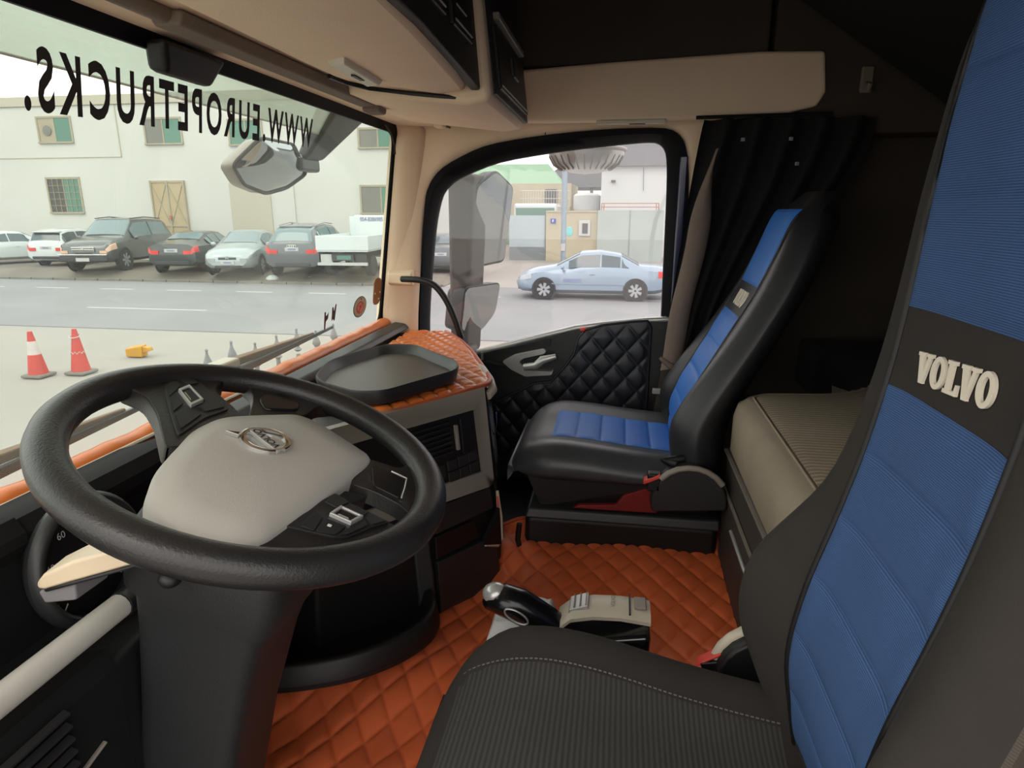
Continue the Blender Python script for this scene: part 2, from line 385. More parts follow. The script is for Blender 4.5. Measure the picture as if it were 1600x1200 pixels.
def face(x0, x1, z0, z1, name, m, th=.012, y0=.332, par=oh, lean=.085):
    def yy(z): return y0 + (z - 1.335) * lean
    return MB().hexa([(x0, yy(z0) + .01, z0), (x1, yy(z0) + .01, z0), (x1, yy(z1) + .01, z1), (x0, yy(z1) + .01, z1)], [(x0, yy(z0) - th, z0), (x1, yy(z0) - th, z0), (x1, yy(z1) - th, z1), (x0, yy(z1) - th, z1)]).build(name, m, par, bevel=.004)
MB().hexa([(.10, .345, 1.340), (1.10, .345, 1.337), (1.535, .345, 1.312), (1.535, .378, 1.74), (.10, .378, 1.74)], [(.10, .322, 1.340), (1.10, .322, 1.337), (1.535, .322, 1.312), (1.535, .356, 1.74), (.10, .356, 1.74)]).build('dark_face', 'black_soft', oh, bevel=.005)
MB().tube([(1.38, .612, 1.322), (1.44, .602, 1.320), (1.50, .57, 1.317), (1.53, .48, 1.309), (1.545, .38, 1.300)], .005, 6).build('panel_gap', 'jet', oh, smooth=60)
for x0, x1 in ((.62, .80), (.86, 1.04), (1.10, 1.24), (1.29, 1.45)):
    p = face(x0, x1, 1.385, 1.56, 'storage_door', 'jet', .018)
    face(x0 + .01, x1 - .01, 1.395, 1.40, 'lower_bead', 'grey_trim', .021, par=p)
    face(x0 + .01, x1 - .01, 1.545, 1.55, 'upper_bead', 'grey_trim', .021, par=p)
    face(x0 + .03, x1 - .05, 1.425, 1.429, 'finger_groove', 'grey_trim', .021, par=p)
p = face(1.585, 2.12, 1.312, 1.74, 'corner_face', 'black_soft', .006, .305, lean=.11)
q = face(1.63, 2.08, 1.330, 1.47, 'cassette_door', 'jet', .014, .305, lean=.11)
face(1.82, 1.90, 1.39, 1.44, 'door_pull', 'black', .022, .305, q, .11)
face(1.64, 2.07, 1.338, 1.342, 'lower_bead', 'grey_trim', .017, .305, q, .11)
face(1.66, 2.06, 1.487, 1.505, 'grey_ledge', 'grey_trim', .022, .305, lean=.11)
rl = MB().hexa([(1.20, .50, 1.320), (1.40, .50, 1.316), (1.43, .55, 1.319), (1.23, .55, 1.322)], [(1.21, .505, 1.307), (1.39, .505, 1.302), (1.42, .545, 1.305), (1.24, .545, 1.310)]).build('reading_lamp', 'beige_plastic', oh, bevel=.004)
MB().box((1.32, .525, 1.3055), (.05, .008, .004)).build('lamp_switch', 'jet', rl)
# ceiling strip in front of the console (cream) and curved lining above the screen
struct(MB().hexa([(.05, .60, 1.335), (2.33, .60, 1.335), (2.33, .815, 1.338), (.05, .815, 1.338)], [(.05, .60, 1.40), (2.33, .60, 1.40), (2.33, .80, 1.40), (.05, .80, 1.40)]).build('trim_2', 'cream', bevel=.01), 'cream lining strip between console and windscreen top', 'trim')
# roller sun blind bar under the lining
rb = thing('sun_blind', 'grey brown roller sun blind bar above the windscreen', 'sun blind', (1.3, .68, 1.34))
MB().tube([(.15, .672, 1.330), (1.05, .672, 1.328), (1.50, .672, 1.326)], .016, 10, flat=.8).build('blind_roller', 'cream_dk', rb, smooth=60)
MB().hexa([(.95, .64, 1.334), (1.72, .632, 1.334), (1.72, .69, 1.336), (.95, .70, 1.336)], [(.95, .645, 1.312), (1.72, .638, 1.312), (1.72, .685, 1.312), (.95, .69, 1.312)]).build('blind_cassette', 'cream_dk', rb, bevel=.006)
MB().box((1.75, .655, 1.322), (.07, .05, .045), .1).build('end_bracket', 'cream_dk', rb, bevel=.008)
MB().tube([(1.78, .655, 1.33), (1.95, .64, 1.336), (2.2, .62, 1.334), (2.33, .60, 1.332)], [.012, .008, .005, .004], 8).build('guide_cord', 'cream_dk', rb, smooth=60)
MB().box((2.20, .60, 1.322), (.05, .03, .014)).build('cord_clip', 'cream', rb, bevel=.004)
# camera housing on the glass
cb = MB(); cb.hexa([(1.075, .765, 1.272), (1.20, .765, 1.272), (1.205, .80, 1.28), (1.07, .80, 1.28)], [(1.055, .748, 1.325), (1.235, .748, 1.325), (1.235, .79, 1.325), (1.055, .79, 1.325)])
tag(cb.build('camera_housing', 'jet', bevel=.01), 'black sensor housing at the top of the windscreen', 'sensor')
# valance over the door
vl = MB()
vp = [(.40, 1.335), (.25, 1.331), (.05, 1.330), (-.15, 1.330), (-.35, 1.333), (-.50, 1.343), (-.58, 1.36), (-.60, 1.40), (-.585, 1.515), (-.40, 1.52), (.05, 1.505), (.40, 1.487)]
vl.prism([(2.235, y, z) for y, z in vp], (.05, 0, 0))
vo = struct(vl.build('trim_3', 'cream', bevel=.012), 'cream valance panel above the door window', 'trim')
MB().box((2.25, -.02, 1.327), (.03, .22, .012)).build('valance_lip', 'beige_plastic', vo, bevel=.003)
MB().box((2.245, -.04, 1.3205), (.012, .05, .003)).build('lip_slot', 'jet', vo)
# dark upper side locker with its joint
lk = MB().box((2.33, .0, 1.71), (.16, .85, .42)).build('side_locker', 'dark_lining', bevel=.01)
tag(lk, 'dark upper side locker above the cream valance', 'locker')
lk2 = MB().box((2.33, -.74, 1.60), (.16, .60, .64)).build('rear_locker', 'dark_lining', bevel=.01)
tag(lk2, 'dark rear side locker behind the valance end', 'locker')
ck = thing('coat_hook', 'small grey coat hook on the dark rear side wall', 'hook', (2.24, -.70, 1.42))
MB().box((2.24, -.71, 1.43), (.015, .035, .075)).build('hook_plate', 'cream_dk', ck, bevel=.006)
MB().tube([(2.235, -.71, 1.42), (2.21, -.71, 1.40), (2.20, -.71, 1.415)], .007, 8).build('hook_peg', 'cream_dk', ck, smooth=60)
# folded upper bunk
ub = thing('upper_bunk', 'black folded upper bunk under the dark roof', 'bunk', (1.2, -1.1, 1.35))
MB().hexa([(.1, -.955, 1.335), (2.24, -.955, 1.335), (2.24, -1.33, 1.30), (.1, -1.33, 1.30)], [(.1, -.47, 1.66), (2.24, -.47, 1.66), (2.24, -.55, 1.88), (.1, -.55, 1.88)]).build('bunk_body', 'curtain', ub, bevel=.03)
MB().tube([(.1, -.955, 1.335), (2.24, -.955, 1.335)], .012, 8).build('bunk_edge', 'jet', ub, smooth=60)

# ================================================================== dashboard
dash = thing('dashboard', 'black truck dashboard with grey framed centre console', 'dashboard', (1.25, .7, .3))
# driver side: hood profile extruded along the cab
dp = [(.905, .60), (.905, .636), (.855, .648), (.79, .672), (.74, .692), (.705, .694), (.692, .676), (.692, .662), (.708, .640), (.712, .52), (.67, .505), (.615, .52), (.60, .50), (.60, .30), (.70, .10), (.905, .06)]
MB().loft([[(x, y, z) for y, z in dp] for x in (.10, .50, .56, .60)]).build('driver_fascia', 'dash_top', dash, smooth=30)
dp2 = [(.905, .60), (.905, .636), (.855, .648), (.79, .668), (.74, .686), (.71, .688), (.695, .672), (.695, .655), (.708, .635), (.712, .52), (.69, .50), (.68, .42), (.70, .10), (.905, .06)]
MB().loft([[(x, y, z) for y, z in dp2] for x in (.60, .75, .85, .92)]).build('cluster_hood', 'dash_top', dash, smooth=30)
dp3 = [(.905, .60), (.905, .636), (.855, .640), (.79, .625), (.70, .60), (.60, .57), (.585, .50), (.62, .36), (.70, .10), (.905, .06)]
MB().loft([[(x, y, z) for y, z in dp3] for x in (.92, 1.05, 1.22, 1.34)]).build('middle_fascia', 'jet', dash, smooth=30)
MB().hexa([(.595, .605, .06), (.86, .66, .06), (.86, .70, .06), (.595, .70, .06)], [(.595, .600, .505), (.86, .655, .49), (.86, .70, .49), (.595, .70, .505)]).build('knee_panel', 'black_soft', dash, bevel=.01)
# instrument dial
dm = Matrix.Translation((.664, .686, .604)) @ Matrix.Rotation(math.radians(90 - 8), 4, 'X')
ring = MB(); prof = []
for k in range(12):
    a = 2 * math.pi * k / 12; prof.append((.080 + .009 * math.cos(a), .014 * math.sin(a) + .01))
dl = MB().lathe([(.0005, .0), (.078, .0), (.078, -.01), (.0005, -.01)], 40, dm).build('instrument_dial', 'jet', dash, smooth=30)
ring.lathe(prof, 48, dm, close=True).build('dial_ring', 'black', dl, smooth=60)
tk = MB()
for k in range(25):
    a = math.radians(-135 + k * 270 / 24); L = .012 if k % 3 == 0 else .006
    R = Matrix.Rotation(a, 4, 'Z'); tk.add([dm @ R @ Vector(p) for p in [(-.001, .070 - L, .001), (.001, .070 - L, .001), (.001, .070, .001), (-.001, .070, .001)]], [(0, 1, 2, 3)])
tk.build('dial_ticks', 'white', dl)
for k, t in enumerate(('20', '40', '60', '80', '100', '120')):
    a = math.radians(125 - k * 50); vs, fs = text_mesh(t, .013)
    w_ = max(p.x for p in vs) / 2; c = Vector((.050 * math.sin(a), .050 * math.cos(a), .0012)); c.x = -c.x
    MB().add([dm @ (Vector((p.x - w_, p.y - .005, 0)) + c) for p in vs], fs).build('dial_number', 'white', dl)
# silver strip, lower vent slats, seam
MB().tube([(.13, .612, .562), (.40, .612, .562), (.632, .612, .562)], .016, 14).build('silver_strip', 'grey_pad', dash, smooth=60)
MB().tube([(.632, .612, .562), (.70, .618, .555)], .017, 14).build('strip_end_cap', 'black', dash, smooth=60)
for k in range(7):
    MB().hexa([(.20, .596, .508 - k * .017), (.515, .596, .508 - k * .017), (.515, .596, .499 - k * .017), (.20, .596, .499 - k * .017)], [(.20, .588, .505 - k * .017), (.515, .588, .505 - k * .017), (.515, .588, .502 - k * .017), (.20, .588, .502 - k * .017)]).build('vent_slat', 'black', dash)
MB().tube([(.30, .598, .36), (.56, .598, .42)], .003, 6).build('panel_seam', 'grey_trim', dash)
# centre and passenger body
top = [(1.14, .90), (1.14, .596), (1.29, .511), (1.575, .349), (1.60, .338), (1.645, .335), (1.75, .368), (2.0, .465), (2.2, .56), (2.36, .655), (2.36, .90)]
bot = [(1.14, .90), (1.13, .62), (1.262, .46), (1.545, .30), (1.59, .285), (1.63, .29), (1.72, .38), (2.0, .52), (2.2, .62), (2.36, .70), (2.36, .90)]
cbod = MB().hexa([(x, y, .04) for x, y in bot], [(x, y, .605) for x, y in top]).build('console_body', 'jet', dash, bevel=.008)
A = Vector((1.29, .51, .62)); U = Vector((.87082431, -.49159437, 0)); DN = Vector((-.05857112, -.10375455, -.99287684)); NF = Vector((-.49159437, -.87082431, .0)) 
NF = (NF + Vector((0, 0, .12)) * 0 + Vector((0, 0, -.0))).normalized()
def fpt(s, d, o=0.0): return A + U * s + DN * d + NF * o
def panel(pts, name, m, o0=-.01, o1=.006, par=dash, bevel=.002):
    return MB().hexa([fpt(s, d, o0) for s, d in pts], [fpt(s, d, o1) for s, d in pts]).build(name, m, par, bevel=bevel)
def rect(s0, s1, d0, d1): return [(s0, d0), (s1, d0), (s1, d1), (s0, d1)]
# grey frame in one piece around the black switch panel
fo = [(-.14, .000), (.343, .012), (.343, .262), (.335, .277), (.318, .279), (-.14, .235)]
fi = [(-.09, .045), (.299, .062), (.299, .062), (.303, .231), (.303, .231), (-.09, .200)]
fr = MB(); fr.loft([[fpt(s, d, -.01) for s, d in fo], [fpt(s, d, .010) for s, d in fo], [fpt(s, d, .010) for s, d in fi], [fpt(s, d, -.01) for s, d in fi]], cap=False)
fr.build('grey_frame', 'grey_trim', dash, bevel=.003)
pnl = panel(rect(-.10, .31, .04, .24), 'switch_panel', 'jet', -.01, .003)
for k in range(7):
    MB().hexa([fpt(.085, .068 + k * .0125, .003), fpt(.205, .072 + k * .0125, .003), fpt(.205, .077 + k * .0125, .003), fpt(.085, .073 + k * .0125, .003)], [fpt(.085, .066 + k * .0125, .011), fpt(.205, .070 + k * .0125, .011), fpt(.205, .074 + k * .0125, .011), fpt(.085, .070 + k * .0125, .011)]).build('vent_slat', 'black', pnl)
panel(rect(.222, .232, .085, .150), 'thumb_wheel', 'grey_trim', .0, .010, pnl)
panel(rect(.245, .247, .075, .165), 'vent_mark', 'black', .0, .007, pnl)
for k in range(3):
    for j in range(2): panel(rect(.185 + k * .038, .219 + k * .038, .168 + j * .03, .195 + j * .03), 'switch_button', 'black', .0, .007, pnl)
for k in range(3): panel(rect(.03 + k * .05, .075 + k * .05, .172, .205), 'switch_button', 'black', .0, .007, pnl)
# lower console: shelf, drawer fronts, cup niche
panel([(.12, .268), (.33, .285), (.335, .345), (.12, .335)], 'upper_drawer', 'black', -.01, .004)
panel([(.12, .342), (.26, .352), (.275, .405), (.115, .40)], 'open_shelf', 'jet', -.01, .002)
panel([(.115, .405), (.278, .418), (.335, .44), (.335, .565), (.105, .535)], 'lower_drawer', 'black', -.01, .006)
nm = MB(); nm.loft([[fpt(.275, .425, .0), fpt(.345, .452, .0), fpt(.352, .35, .0)], [fpt(.275, .425, .012), fpt(.345, .452, .012), fpt(.352, .35, .012)]]); nm.build('niche_floor', 'jet', dash)
MB().tube([fpt(.285, .43, .008), fpt(.335, .452, .006), fpt(.352, .44, .004), fpt(.362, .38, .0), fpt(.368, .31, -.005)], [.004, .006, .008, .008, .004], 8).build('niche_chrome_rim', 'beige_plastic', dash, smooth=60)
MB().tube([fpt(.345, .43, .008), fpt(.353, .38, .006), fpt(.356, .32, .004)], .0025, 6).build('niche_red_line', 'red_plastic', dash, smooth=60)
# glossy end panel and pale cap of the console
ends = []
for z, k in ((.60, 0), (.45, .012), (.30, .022), (.15, .03)):
    ends.append([(1.60 - k * .2, .335 - k * 1.5, z), (1.635 - k * .1, .328 - k * 1.4, z), (1.68, .345 - k * .8, z), (1.70, .40, z), (1.62, .42, z)])
MB().loft(ends).build('console_end', 'piano', dash, smooth=60, bevel=.008)
MB().tube([(1.612, .330, .575), (1.64, .322, .585), (1.69, .34, .60), (1.76, .372, .612), (1.80, .392, .612)], [.012, .014, .013, .01, .006], 10).build('pale_end_cap', 'beige_plastic', dash, smooth=60)
MB().tube([(1.628, .309, .525), (1.630, .309, .495), (1.628, .313, .462)], [.001, .0025, .001], 6).build('chrome_line', 'chrome', dash, smooth=60)
# open storage bin beside the column
path = [(.98, .70), (1.005, .60), (1.05, .50), (1.12, .42), (1.20, .375), (1.27, .375), (1.325, .405)]
PP = smooth_line(densify(path, 4), 3)
rings = []
for i, (x, y) in enumerate(PP):
    a = Vector(PP[max(0, i - 1)]); c = Vector(PP[min(len(PP) - 1, i + 1)]); t = (c - a).normalized(); nn = Vector((-t.y, t.x))
    if nn.dot(Vector((1.3, .7)) - Vector((x, y))) < 0: nn = -nn
    rings.append([(x + nn.x * .03, y + nn.y * .03, .105), (x, y, .118), (x + nn.x * .006, y + nn.y * .006, .165), (x + nn.x * .014, y + nn.y * .014, .172), (x + nn.x * .026, y + nn.y * .026, .168), (x + nn.x * .040, y + nn.y * .040, .128), (x + nn.x * .045, y + nn.y * .045, .11)])
MB().loft(rings).build('storage_bin_lip', 'jet', dash, smooth=60)
MB().prism([(x, y, .115) for x, y in PP] + [(1.33, .75, .115)], (0, 0, .01)).build('storage_bin_floor', 'jet', dash)
MB().hexa([(1.295, .43, .06), (1.325, .395, .06), (1.345, .41, .06), (1.32, .45, .06)], [(1.325, .46, .36), (1.345, .425, .36), (1.365, .44, .36), (1.345, .48, .36)]).build('bin_side_post', 'black', dash, bevel=.006)
# black defroster ledge, white edge line
MB().hexa([(1.05, .772, .622), (2.35, .772, .622), (2.35, .835, .622), (1.05, .835, .622)], [(1.05, .785, .640), (2.35, .785, .640), (2.35, .825, .648), (1.05, .825, .648)]).build('defroster_ledge', 'black', dash, bevel=.006)
MB().tube([(.12, .838, .650), (1.20, .838, .650), (1.45, .838, .648)], .004, 6).build('pale_edge_bead', 'beige_plastic', dash, smooth=60)

# orange roll under the screen
def rollpt(u, v):
    x = lerp(.12, 2.30, u); a = lerp(-.35, math.pi + .2, v)
    wob = 1 + .06 * math.sin(x * 37) + .05 * math.sin(x * 61 + 1) + .03 * math.sin(x * 131)
    return Vector((x, .862 + .024 * math.cos(a), .642 + (.020 * wob) * math.sin(a)))
tag(MB().grid(160, 12, rollpt).build('windscreen_roll', 'orange', smooth=180), 'long orange padded roll along the lower windscreen edge', 'dash cover')
# orange quilted dash mat
rear_e = [(1.295, .511), (1.56, .360), (1.60, .338), (1.64, .333), (1.70, .350), (1.80, .388), (2.0, .465), (2.2, .558), (2.33, .64)]
def dmat(u, v):
    x = lerp(1.295, 2.33, u); y = lerp(interp(rear_e, x) - .006, .768, v)
    e = min(1.0, v * 22, (1 - v) * 22, u * 30, (1 - u) * 30)
    return Vector((x, y, .609 + quilt(x * .85, y * 1.1, .060, .0085, 4.5) * e + .004 * e))
dmt = thing('dash_mat', 'orange quilted leatherette mat on the dashboard top', 'dash mat', (1.8, .6, .606))
MB().grid(230, 110, dmat).build('quilted_panel', 'orange', dmt, smooth=180)
pe = smooth_line(densify([(x, y - .006) for x, y in rear_e], 4), 2)
MB().tube([(x, y, .609) for x, y in pe], .0075, 8).build('edge_piping', 'orange_pipe', dmt, smooth=60)
# tray on the mat
tr = thing('tray', 'dark grey rounded tray lying on the orange dash mat', 'tray', (1.58, .58, .622))
tp = [(1.40, .715), (1.60, .765), (1.83, .69), (1.84, .60), (1.64, .415), (1.55, .395), (1.33, .51), (1.315, .57)]
TP = rpoly(tp, .06, 6); cx = sum(p[0] for p in TP) / len(TP); cyy = sum(p[1] for p in TP) / len(TP)
def tring(k, z): return [(cx + (x - cx) * k, cyy + (y - cyy) * k, z) for x, y in TP]
MB().loft([tring(.90, .622), tring(.98, .626), tring(1.015, .656), tring(1.005, .661), tring(.97, .658), tring(.91, .637), tring(.90, .634)]).build('tray_shell', 'black', tr, smooth=50)
MB().loft([tring(.905, .6335), tring(.905, .6365)]).build('tray_floor_liner', 'tray_floor', tr, smooth=30)

# ================================================================== steering column and wheel
Q = Vector((.678, .4215, .763)); T_ = .343
EX = Vector((1, 0, 0)); EV = Vector((0, math.cos(T_), math.sin(T_))); NN = EX.cross(EV)
ca, sa = math.cos(math.radians(66)), math.sin(math.radians(66))
LX = EX * ca + EV * sa; LY = EX * -sa + EV * ca
def wpt(a, b_, h=0.0): return Q + LX * a + LY * b_ + NN * h
col = thing('steering_column', 'dark grey steering column under the wheel', 'steering column', (.69, .62, .02))
def cring(d, hx, hy, dx=0.0, dy=0.0):
    c = Q - NN * d * .98 + Vector((dx, dy, 0)); k = .42
    return [c + EX * x + EV * y for x, y in rpoly([(-hx, -hy), (hx, -hy), (hx, hy), (-hx, hy)], min(hx, hy) * k, 4)]
MB().loft([cring(.055, .085, .085), cring(.10, .095, .10), cring(.15, .095, .105), cring(.19, .088, .10)]).build('upper_shroud', 'black_soft', col, smooth=50)
MB().loft([cring(.185, .080, .092), cring(.26, .072, .082, 0, -.005), cring(.40, .066, .072, 0, -.02), cring(.60, .062, .068, 0, -.045), cring(.77, .06, .066, 0, -.07)]).build('lower_shroud', 'black_soft', col, smooth=50)
MB().tube([wpt(0, 0, -.06), wpt(0, 0, -.01)], .05, 20).build('hub_shaft', 'jet', col, smooth=40)
MB().ball((.566, .478, .655), (.013, .013, .010)).build('tilt_knob', 'jet', col, smooth=180)
MB().box((.69, .47, .585), (.16, .003, .004)).build('shroud_joint', 'jet', col)
# indicator stalk
sk = MB(); sec = []
for (x, y, z, w, h) in ((.60, .47, .685, .012, .010), (.575, .515, .688, .024, .012), (.555, .565, .678, .026, .012), (.545, .60, .664, .022, .009), (.542, .615, .655, .014, .004)):
    sec.append([(x - w, y - .004, z - h), (x + w, y + .004, z - h), (x + w, y + .004, z + h), (x - w, y - .004, z + h)])
st = sk.loft(sec).build('indicator_stalk', 'stalk_tan', col, bevel=.004)
MB().hexa([(.531, .565, .668), (.579, .565, .668), (.562, .612, .648), (.528, .612, .648)], [(.531, .568, .640), (.579, .568, .640), (.562, .606, .634), (.528, .606, .634)]).build('stalk_end', 'stalk_grey', st, bevel=.003)
MB().tube([(.575, .49, .676), (.548, .515, .675), (.528, .565, .664), (.528, .600, .652)], .0022, 6).build('stalk_line', 'jet', st, smooth=60)

sw = thing('steering_wheel', 'black leather steering wheel with grey hub pad', 'steering wheel', tuple(Q))
rim = MB(); prof = []
rings = []
for k in range(96):
    a = 2 * math.pi * k / 96; c = Vector((math.cos(a), math.sin(a)))
    ring_ = []
    for j in range(14):
        b_ = 2 * math.pi * j / 14; rr = .215 + .0205 * math.cos(b_); hh = .0195 * math.sin(b_)
        ring_.append(wpt(c.x * rr, c.y * rr, hh))
    rings.append(ring_)
rings.append(rings[0]); rim.loft(rings, cap=False).build('rim', 'leather_blk', sw, smooth=180)
hub = [(-.151, .105), (-.142, .135), (-.09, .165), (-.033, .160), (.008, .130), (.074, .052), (.097, -.004), (.090, -.05), (.075, -.118), (.042, -.131), (-.062, -.138), (-.076, -.113), (-.121, .014)]
HP = rpoly(hub, .022, 4); hcx = sum(p[0] for p in HP) / len(HP); hcy = sum(p[1] for p in HP) / len(HP)
def hring(k, h): return [wpt(hcx + (x - hcx) * k, hcy + (y - hcy) * k, h) for x, y in HP]
hp = MB().loft([hring(.97, -.045), hring(1.0, -.02), hring(.985, -.004), hring(.94, .004), hring(.7, .009), hring(.4, .011), hring(.15, .012)]).build('hub_pad', 'grey_pad', sw, smooth=50)
# emblem: ring, arrow, bar with the maker's name
em = MB(); er = []
EC = (.007, -.008)
for k in range(40):
    a = 2 * math.pi * k / 40; c = (math.cos(a), math.sin(a)); er.append([wpt(EC[0] + c[0] * (r_), EC[1] + c[1] * r_, h) for r_, h in ((.0225, .011), (.0235, .0165), (.027, .0175), (.030, .0165), (.031, .011))])
er.append(er[0]); em.loft(er, cap=False); eo = em.build('emblem_ring', 'chrome', hp, smooth=60)
MB().lathe([(.0005, .0118), (.0225, .0118), (.0225, .010), (.0005, .010)], 30, Matrix(((LX.x, LY.x, NN.x, Q.x + (LX * EC[0] + LY * EC[1]).x), (LX.y, LY.y, NN.y, Q.y + (LX * EC[0] + LY * EC[1]).y), (LX.z, LY.z, NN.z, Q.z + (LX * EC[0] + LY * EC[1]).z), (0, 0, 0, 1)))).build('emblem_field', 'silver', hp, smooth=30)
def epr(pts, h0, h1, name, m): MB().hexa([wpt(EC[0] + x, EC[1] + y, h0) for x, y in pts], [wpt(EC[0] + x, EC[1] + y, h1) for x, y in pts]).build(name, m, hp, bevel=.0006)
epr([(.019, .025), (.025, .019), (.034, .034)], .011, .0165, 'emblem_arrow', 'chrome')
epr([(-.030, -.0065), (.030, -.0065), (.030, .0065), (-.030, .0065)], .012, .0172, 'emblem_bar', 'silver')
vs, fs = text_mesh('VOLVO', .0135, .0003); w_ = max(p.x for p in vs) / 2
MB().add([wpt(EC[0] + (p.x - w_) * 1.05, EC[1] + p.y - .0048, .0176) for p in vs], fs).build('emblem_lettering', 'jet', hp)
# spokes
def spoke(pts, name, m, h0=-.022, h1=.004, par=sw, r=.008, bevel=.003):
    P = rpoly(pts, r, 3); return MB().hexa([wpt(x, y, h0) for x, y in P], [wpt(x, y, h1) for x, y in P]).build(name, m, par, bevel=bevel)
s1 = spoke([(.200, .066), (.168, .052), (.120, .064), (.082, .080), (.040, .098), (.045, .03), (.095, -.035), (.165, -.040), (.188, -.075), (.206, -.060), (.214, .0), (.205, .055)], 'spoke', 'leather_blk', r=.015)
s2 = spoke([(.085, -.04), (.132, -.082), (.160, -.100), (.190, -.100), (.170, -.140), (.120, -.178), (.085, -.196), (.092, -.165), (.070, -.125)], 'spoke', 'leather_blk', r=.014, h1=-.001)
s3 = spoke([(-.055, -.128), (-.074, -.141), (-.094, -.152), (-.088, -.196), (-.130, -.172), (-.175, -.128), (-.198, -.085), (-.182, -.083), (-.158, -.088), (-.116, -.076), (-.095, -.060)], 'spoke', 'leather_blk', h1=-.001, r=.012)
s4 = spoke([(-.100, -.020), (-.133, -.026), (-.158, -.036), (-.182, -.050), (-.208, -.056), (-.212, .02), (-.200, .070), (-.165, .125), (-.135, .10), (-.125, .05)], 'spoke', 'leather_blk', h1=-.001, r=.012)
spoke([(-.095, -.055), (-.116, -.076), (-.122, -.032), (-.100, -.015), (-.090, -.03)], 'spoke_web', 'black', -.03, -.010, s3, .004)
# button clusters
k1 = spoke([(.184, .020), (.207, -.006), (.206, -.034), (.104, -.024), (.092, .018), (.060, .072), (.107, .054), (.150, .036)], 'button_panel', 'black', .002, .0062, s1, .006)
for pts in ([(.181, .017), (.200, -.004), (.178, .001), (.165, .015), (.152, .031)], [(.202, -.009), (.203, -.028), (.179, -.026), (.178, -.008)], [(.146, .032), (.157, .019), (.131, .024), (.114, .047)], [(.107, .049), (.124, .026), (.116, .024), (.098, .020), (.072, .062)], [(.170, -.012), (.172, -.026), (.108, -.019), (.104, .010), (.116, .013), (.128, -.004)]):
    spoke(pts, 'button', 'black_soft', .006, .0080, k1, .002, .0007)
def roller(fo_, base, par):
    mx_ = sum(p[0] for p in fo_) / 4; my_ = sum(p[1] for p in fo_) / 4
    fi_ = [(mx_ + (x - mx_) * .76, my_ + (y - my_) * .76) for x, y in fo_]
    MB().loft([[wpt(x, y, base) for x, y in fo_], [wpt(x, y, base + .005) for x, y in fo_], [wpt(x, y, base + .005) for x, y in fi_], [wpt(x, y, base) for x, y in fi_]], cap=False).build('roller_frame', 'silver', par, bevel=.0008)
    rr = spoke(fi_, 'roller', 'jet', base, base + .003, par, .002, .001)
    a_, b_ = [(mx_ + (x - mx_) * .5, my_ + (y - my_) * .5) for x, y in (fo_[0], fo_[3])]
    spoke([a_, b_, ((b_[0] * 4 + mx_) / 5, (b_[1] * 4 + my_) / 5), ((a_[0] * 4 + mx_) / 5, (a_[1] * 4 + my_) / 5)], 'roller_mark', 'silver', base + .002, base + .0042, par, .0004, .0001)
roller([(.163, .013), (.173, -.008), (.129, -.002), (.118, .022)], .006, k1)
k2 = spoke([(-.130, .067), (-.142, .057), (-.171, .032), (-.179, .018), (-.178, -.018), (-.180, -.046), (-.156, -.038), (-.132, -.029), (-.106, -.027), (-.111, -.002), (-.121, .025)], 'button_panel', 'black', -.003, .0012, s4, .004)
for i_, pts in enumerate(([(-.116, -.001), (-.110, -.024), (-.130, -.027), (-.132, -.006)], [(-.134, -.013), (-.134, -.028), (-.155, -.034), (-.158, -.021)], [(-.162, -.023), (-.159, -.035), (-.178, -.042), (-.175, -.020)], [(-.140, .053), (-.128, .024), (-.139, .021), (-.154, .045)], [(-.156, .044), (-.142, .020), (-.164, .008), (-.170, .029)], [(-.172, .026), (-.167, .006), (-.165, -.019), (-.174, -.016), (-.176, .018)])):
    spoke(pts, 'button', 'black' if i_ < 3 else 'black_soft', .001, .0030, k2, .002, .0007)
roller([(-.139, .012), (-.133, -.010), (-.161, -.020), (-.164, .002)], .001, k2)
spoke([(-.154, .028), (-.158, .026), (-.156, .022), (-.152, .024)], 'button_mark', 'white', .003, .0034, k2, .0008, .0001)
# dark inserts of the other two spokes
spoke([(.128, -.086), (.140, -.103), (.134, -.135), (.100, -.140), (.083, -.120), (.099, -.076)], 'spoke_insert', 'piano', -.004, .0025, s2, .010)
i3 = spoke([(-.074, -.119), (-.112, -.084), (-.150, -.095), (-.120, -.138), (-.096, -.130)], 'spoke_insert', 'piano', -.006, .0012, s3, .006)
MB().tube([wpt(x, y, .0016) for x, y in ((-.150, -.097), (-.136, -.118), (-.120, -.139), (-.098, -.132))], .0012, 6).build('insert_edge', 'silver', i3, smooth=60)
# ================================================================== floor mat
def zmat(x, y): return .13 - .065 * sstep(.10, .34, y) * (1 - sstep(1.50, 1.66, x)) - .045 * sstep(1.22, .98, x) + .006 * math.sin(x * 9 + y * 5) + .004 * math.sin(y * 17 - x * 6)
fm = thing('floor_mat', 'orange quilted leatherette floor mat between the seats', 'floor mat', (1.35, .2, .1))
def fmat(u, v):
    y = lerp(-.315, .80, v); x = lerp(.74, 1.745 + .02 * math.sin(y * 11) - .02 * sstep(.2, .32, y), u)
    lift = .035 * sstep(1.70, 1.76, x)
    wr_ = .004 * math.sin(x * 23 + y * 31) * sstep(.25, .45, y)
    return Vector((x, y, zmat(x, y) + lift + wr_ + quilt(x * .78, y * 1.15, .082, .0085, 5.0)))
MB().grid(280, 280, fmat).build('quilted_sheet', 'orange_floor', fm, smooth=180)
MB().tube([fmat(1, k / 40) + Vector((0, 0, .003)) for k in range(41)], .005, 6).build('edge_piping', 'orange_pipe', fm, smooth=60)
MB().tube([fmat(k / 40, 0) + Vector((0, 0, .003)) for k in range(41)], .005, 6).build('edge_piping', 'orange_pipe', fm, smooth=60)

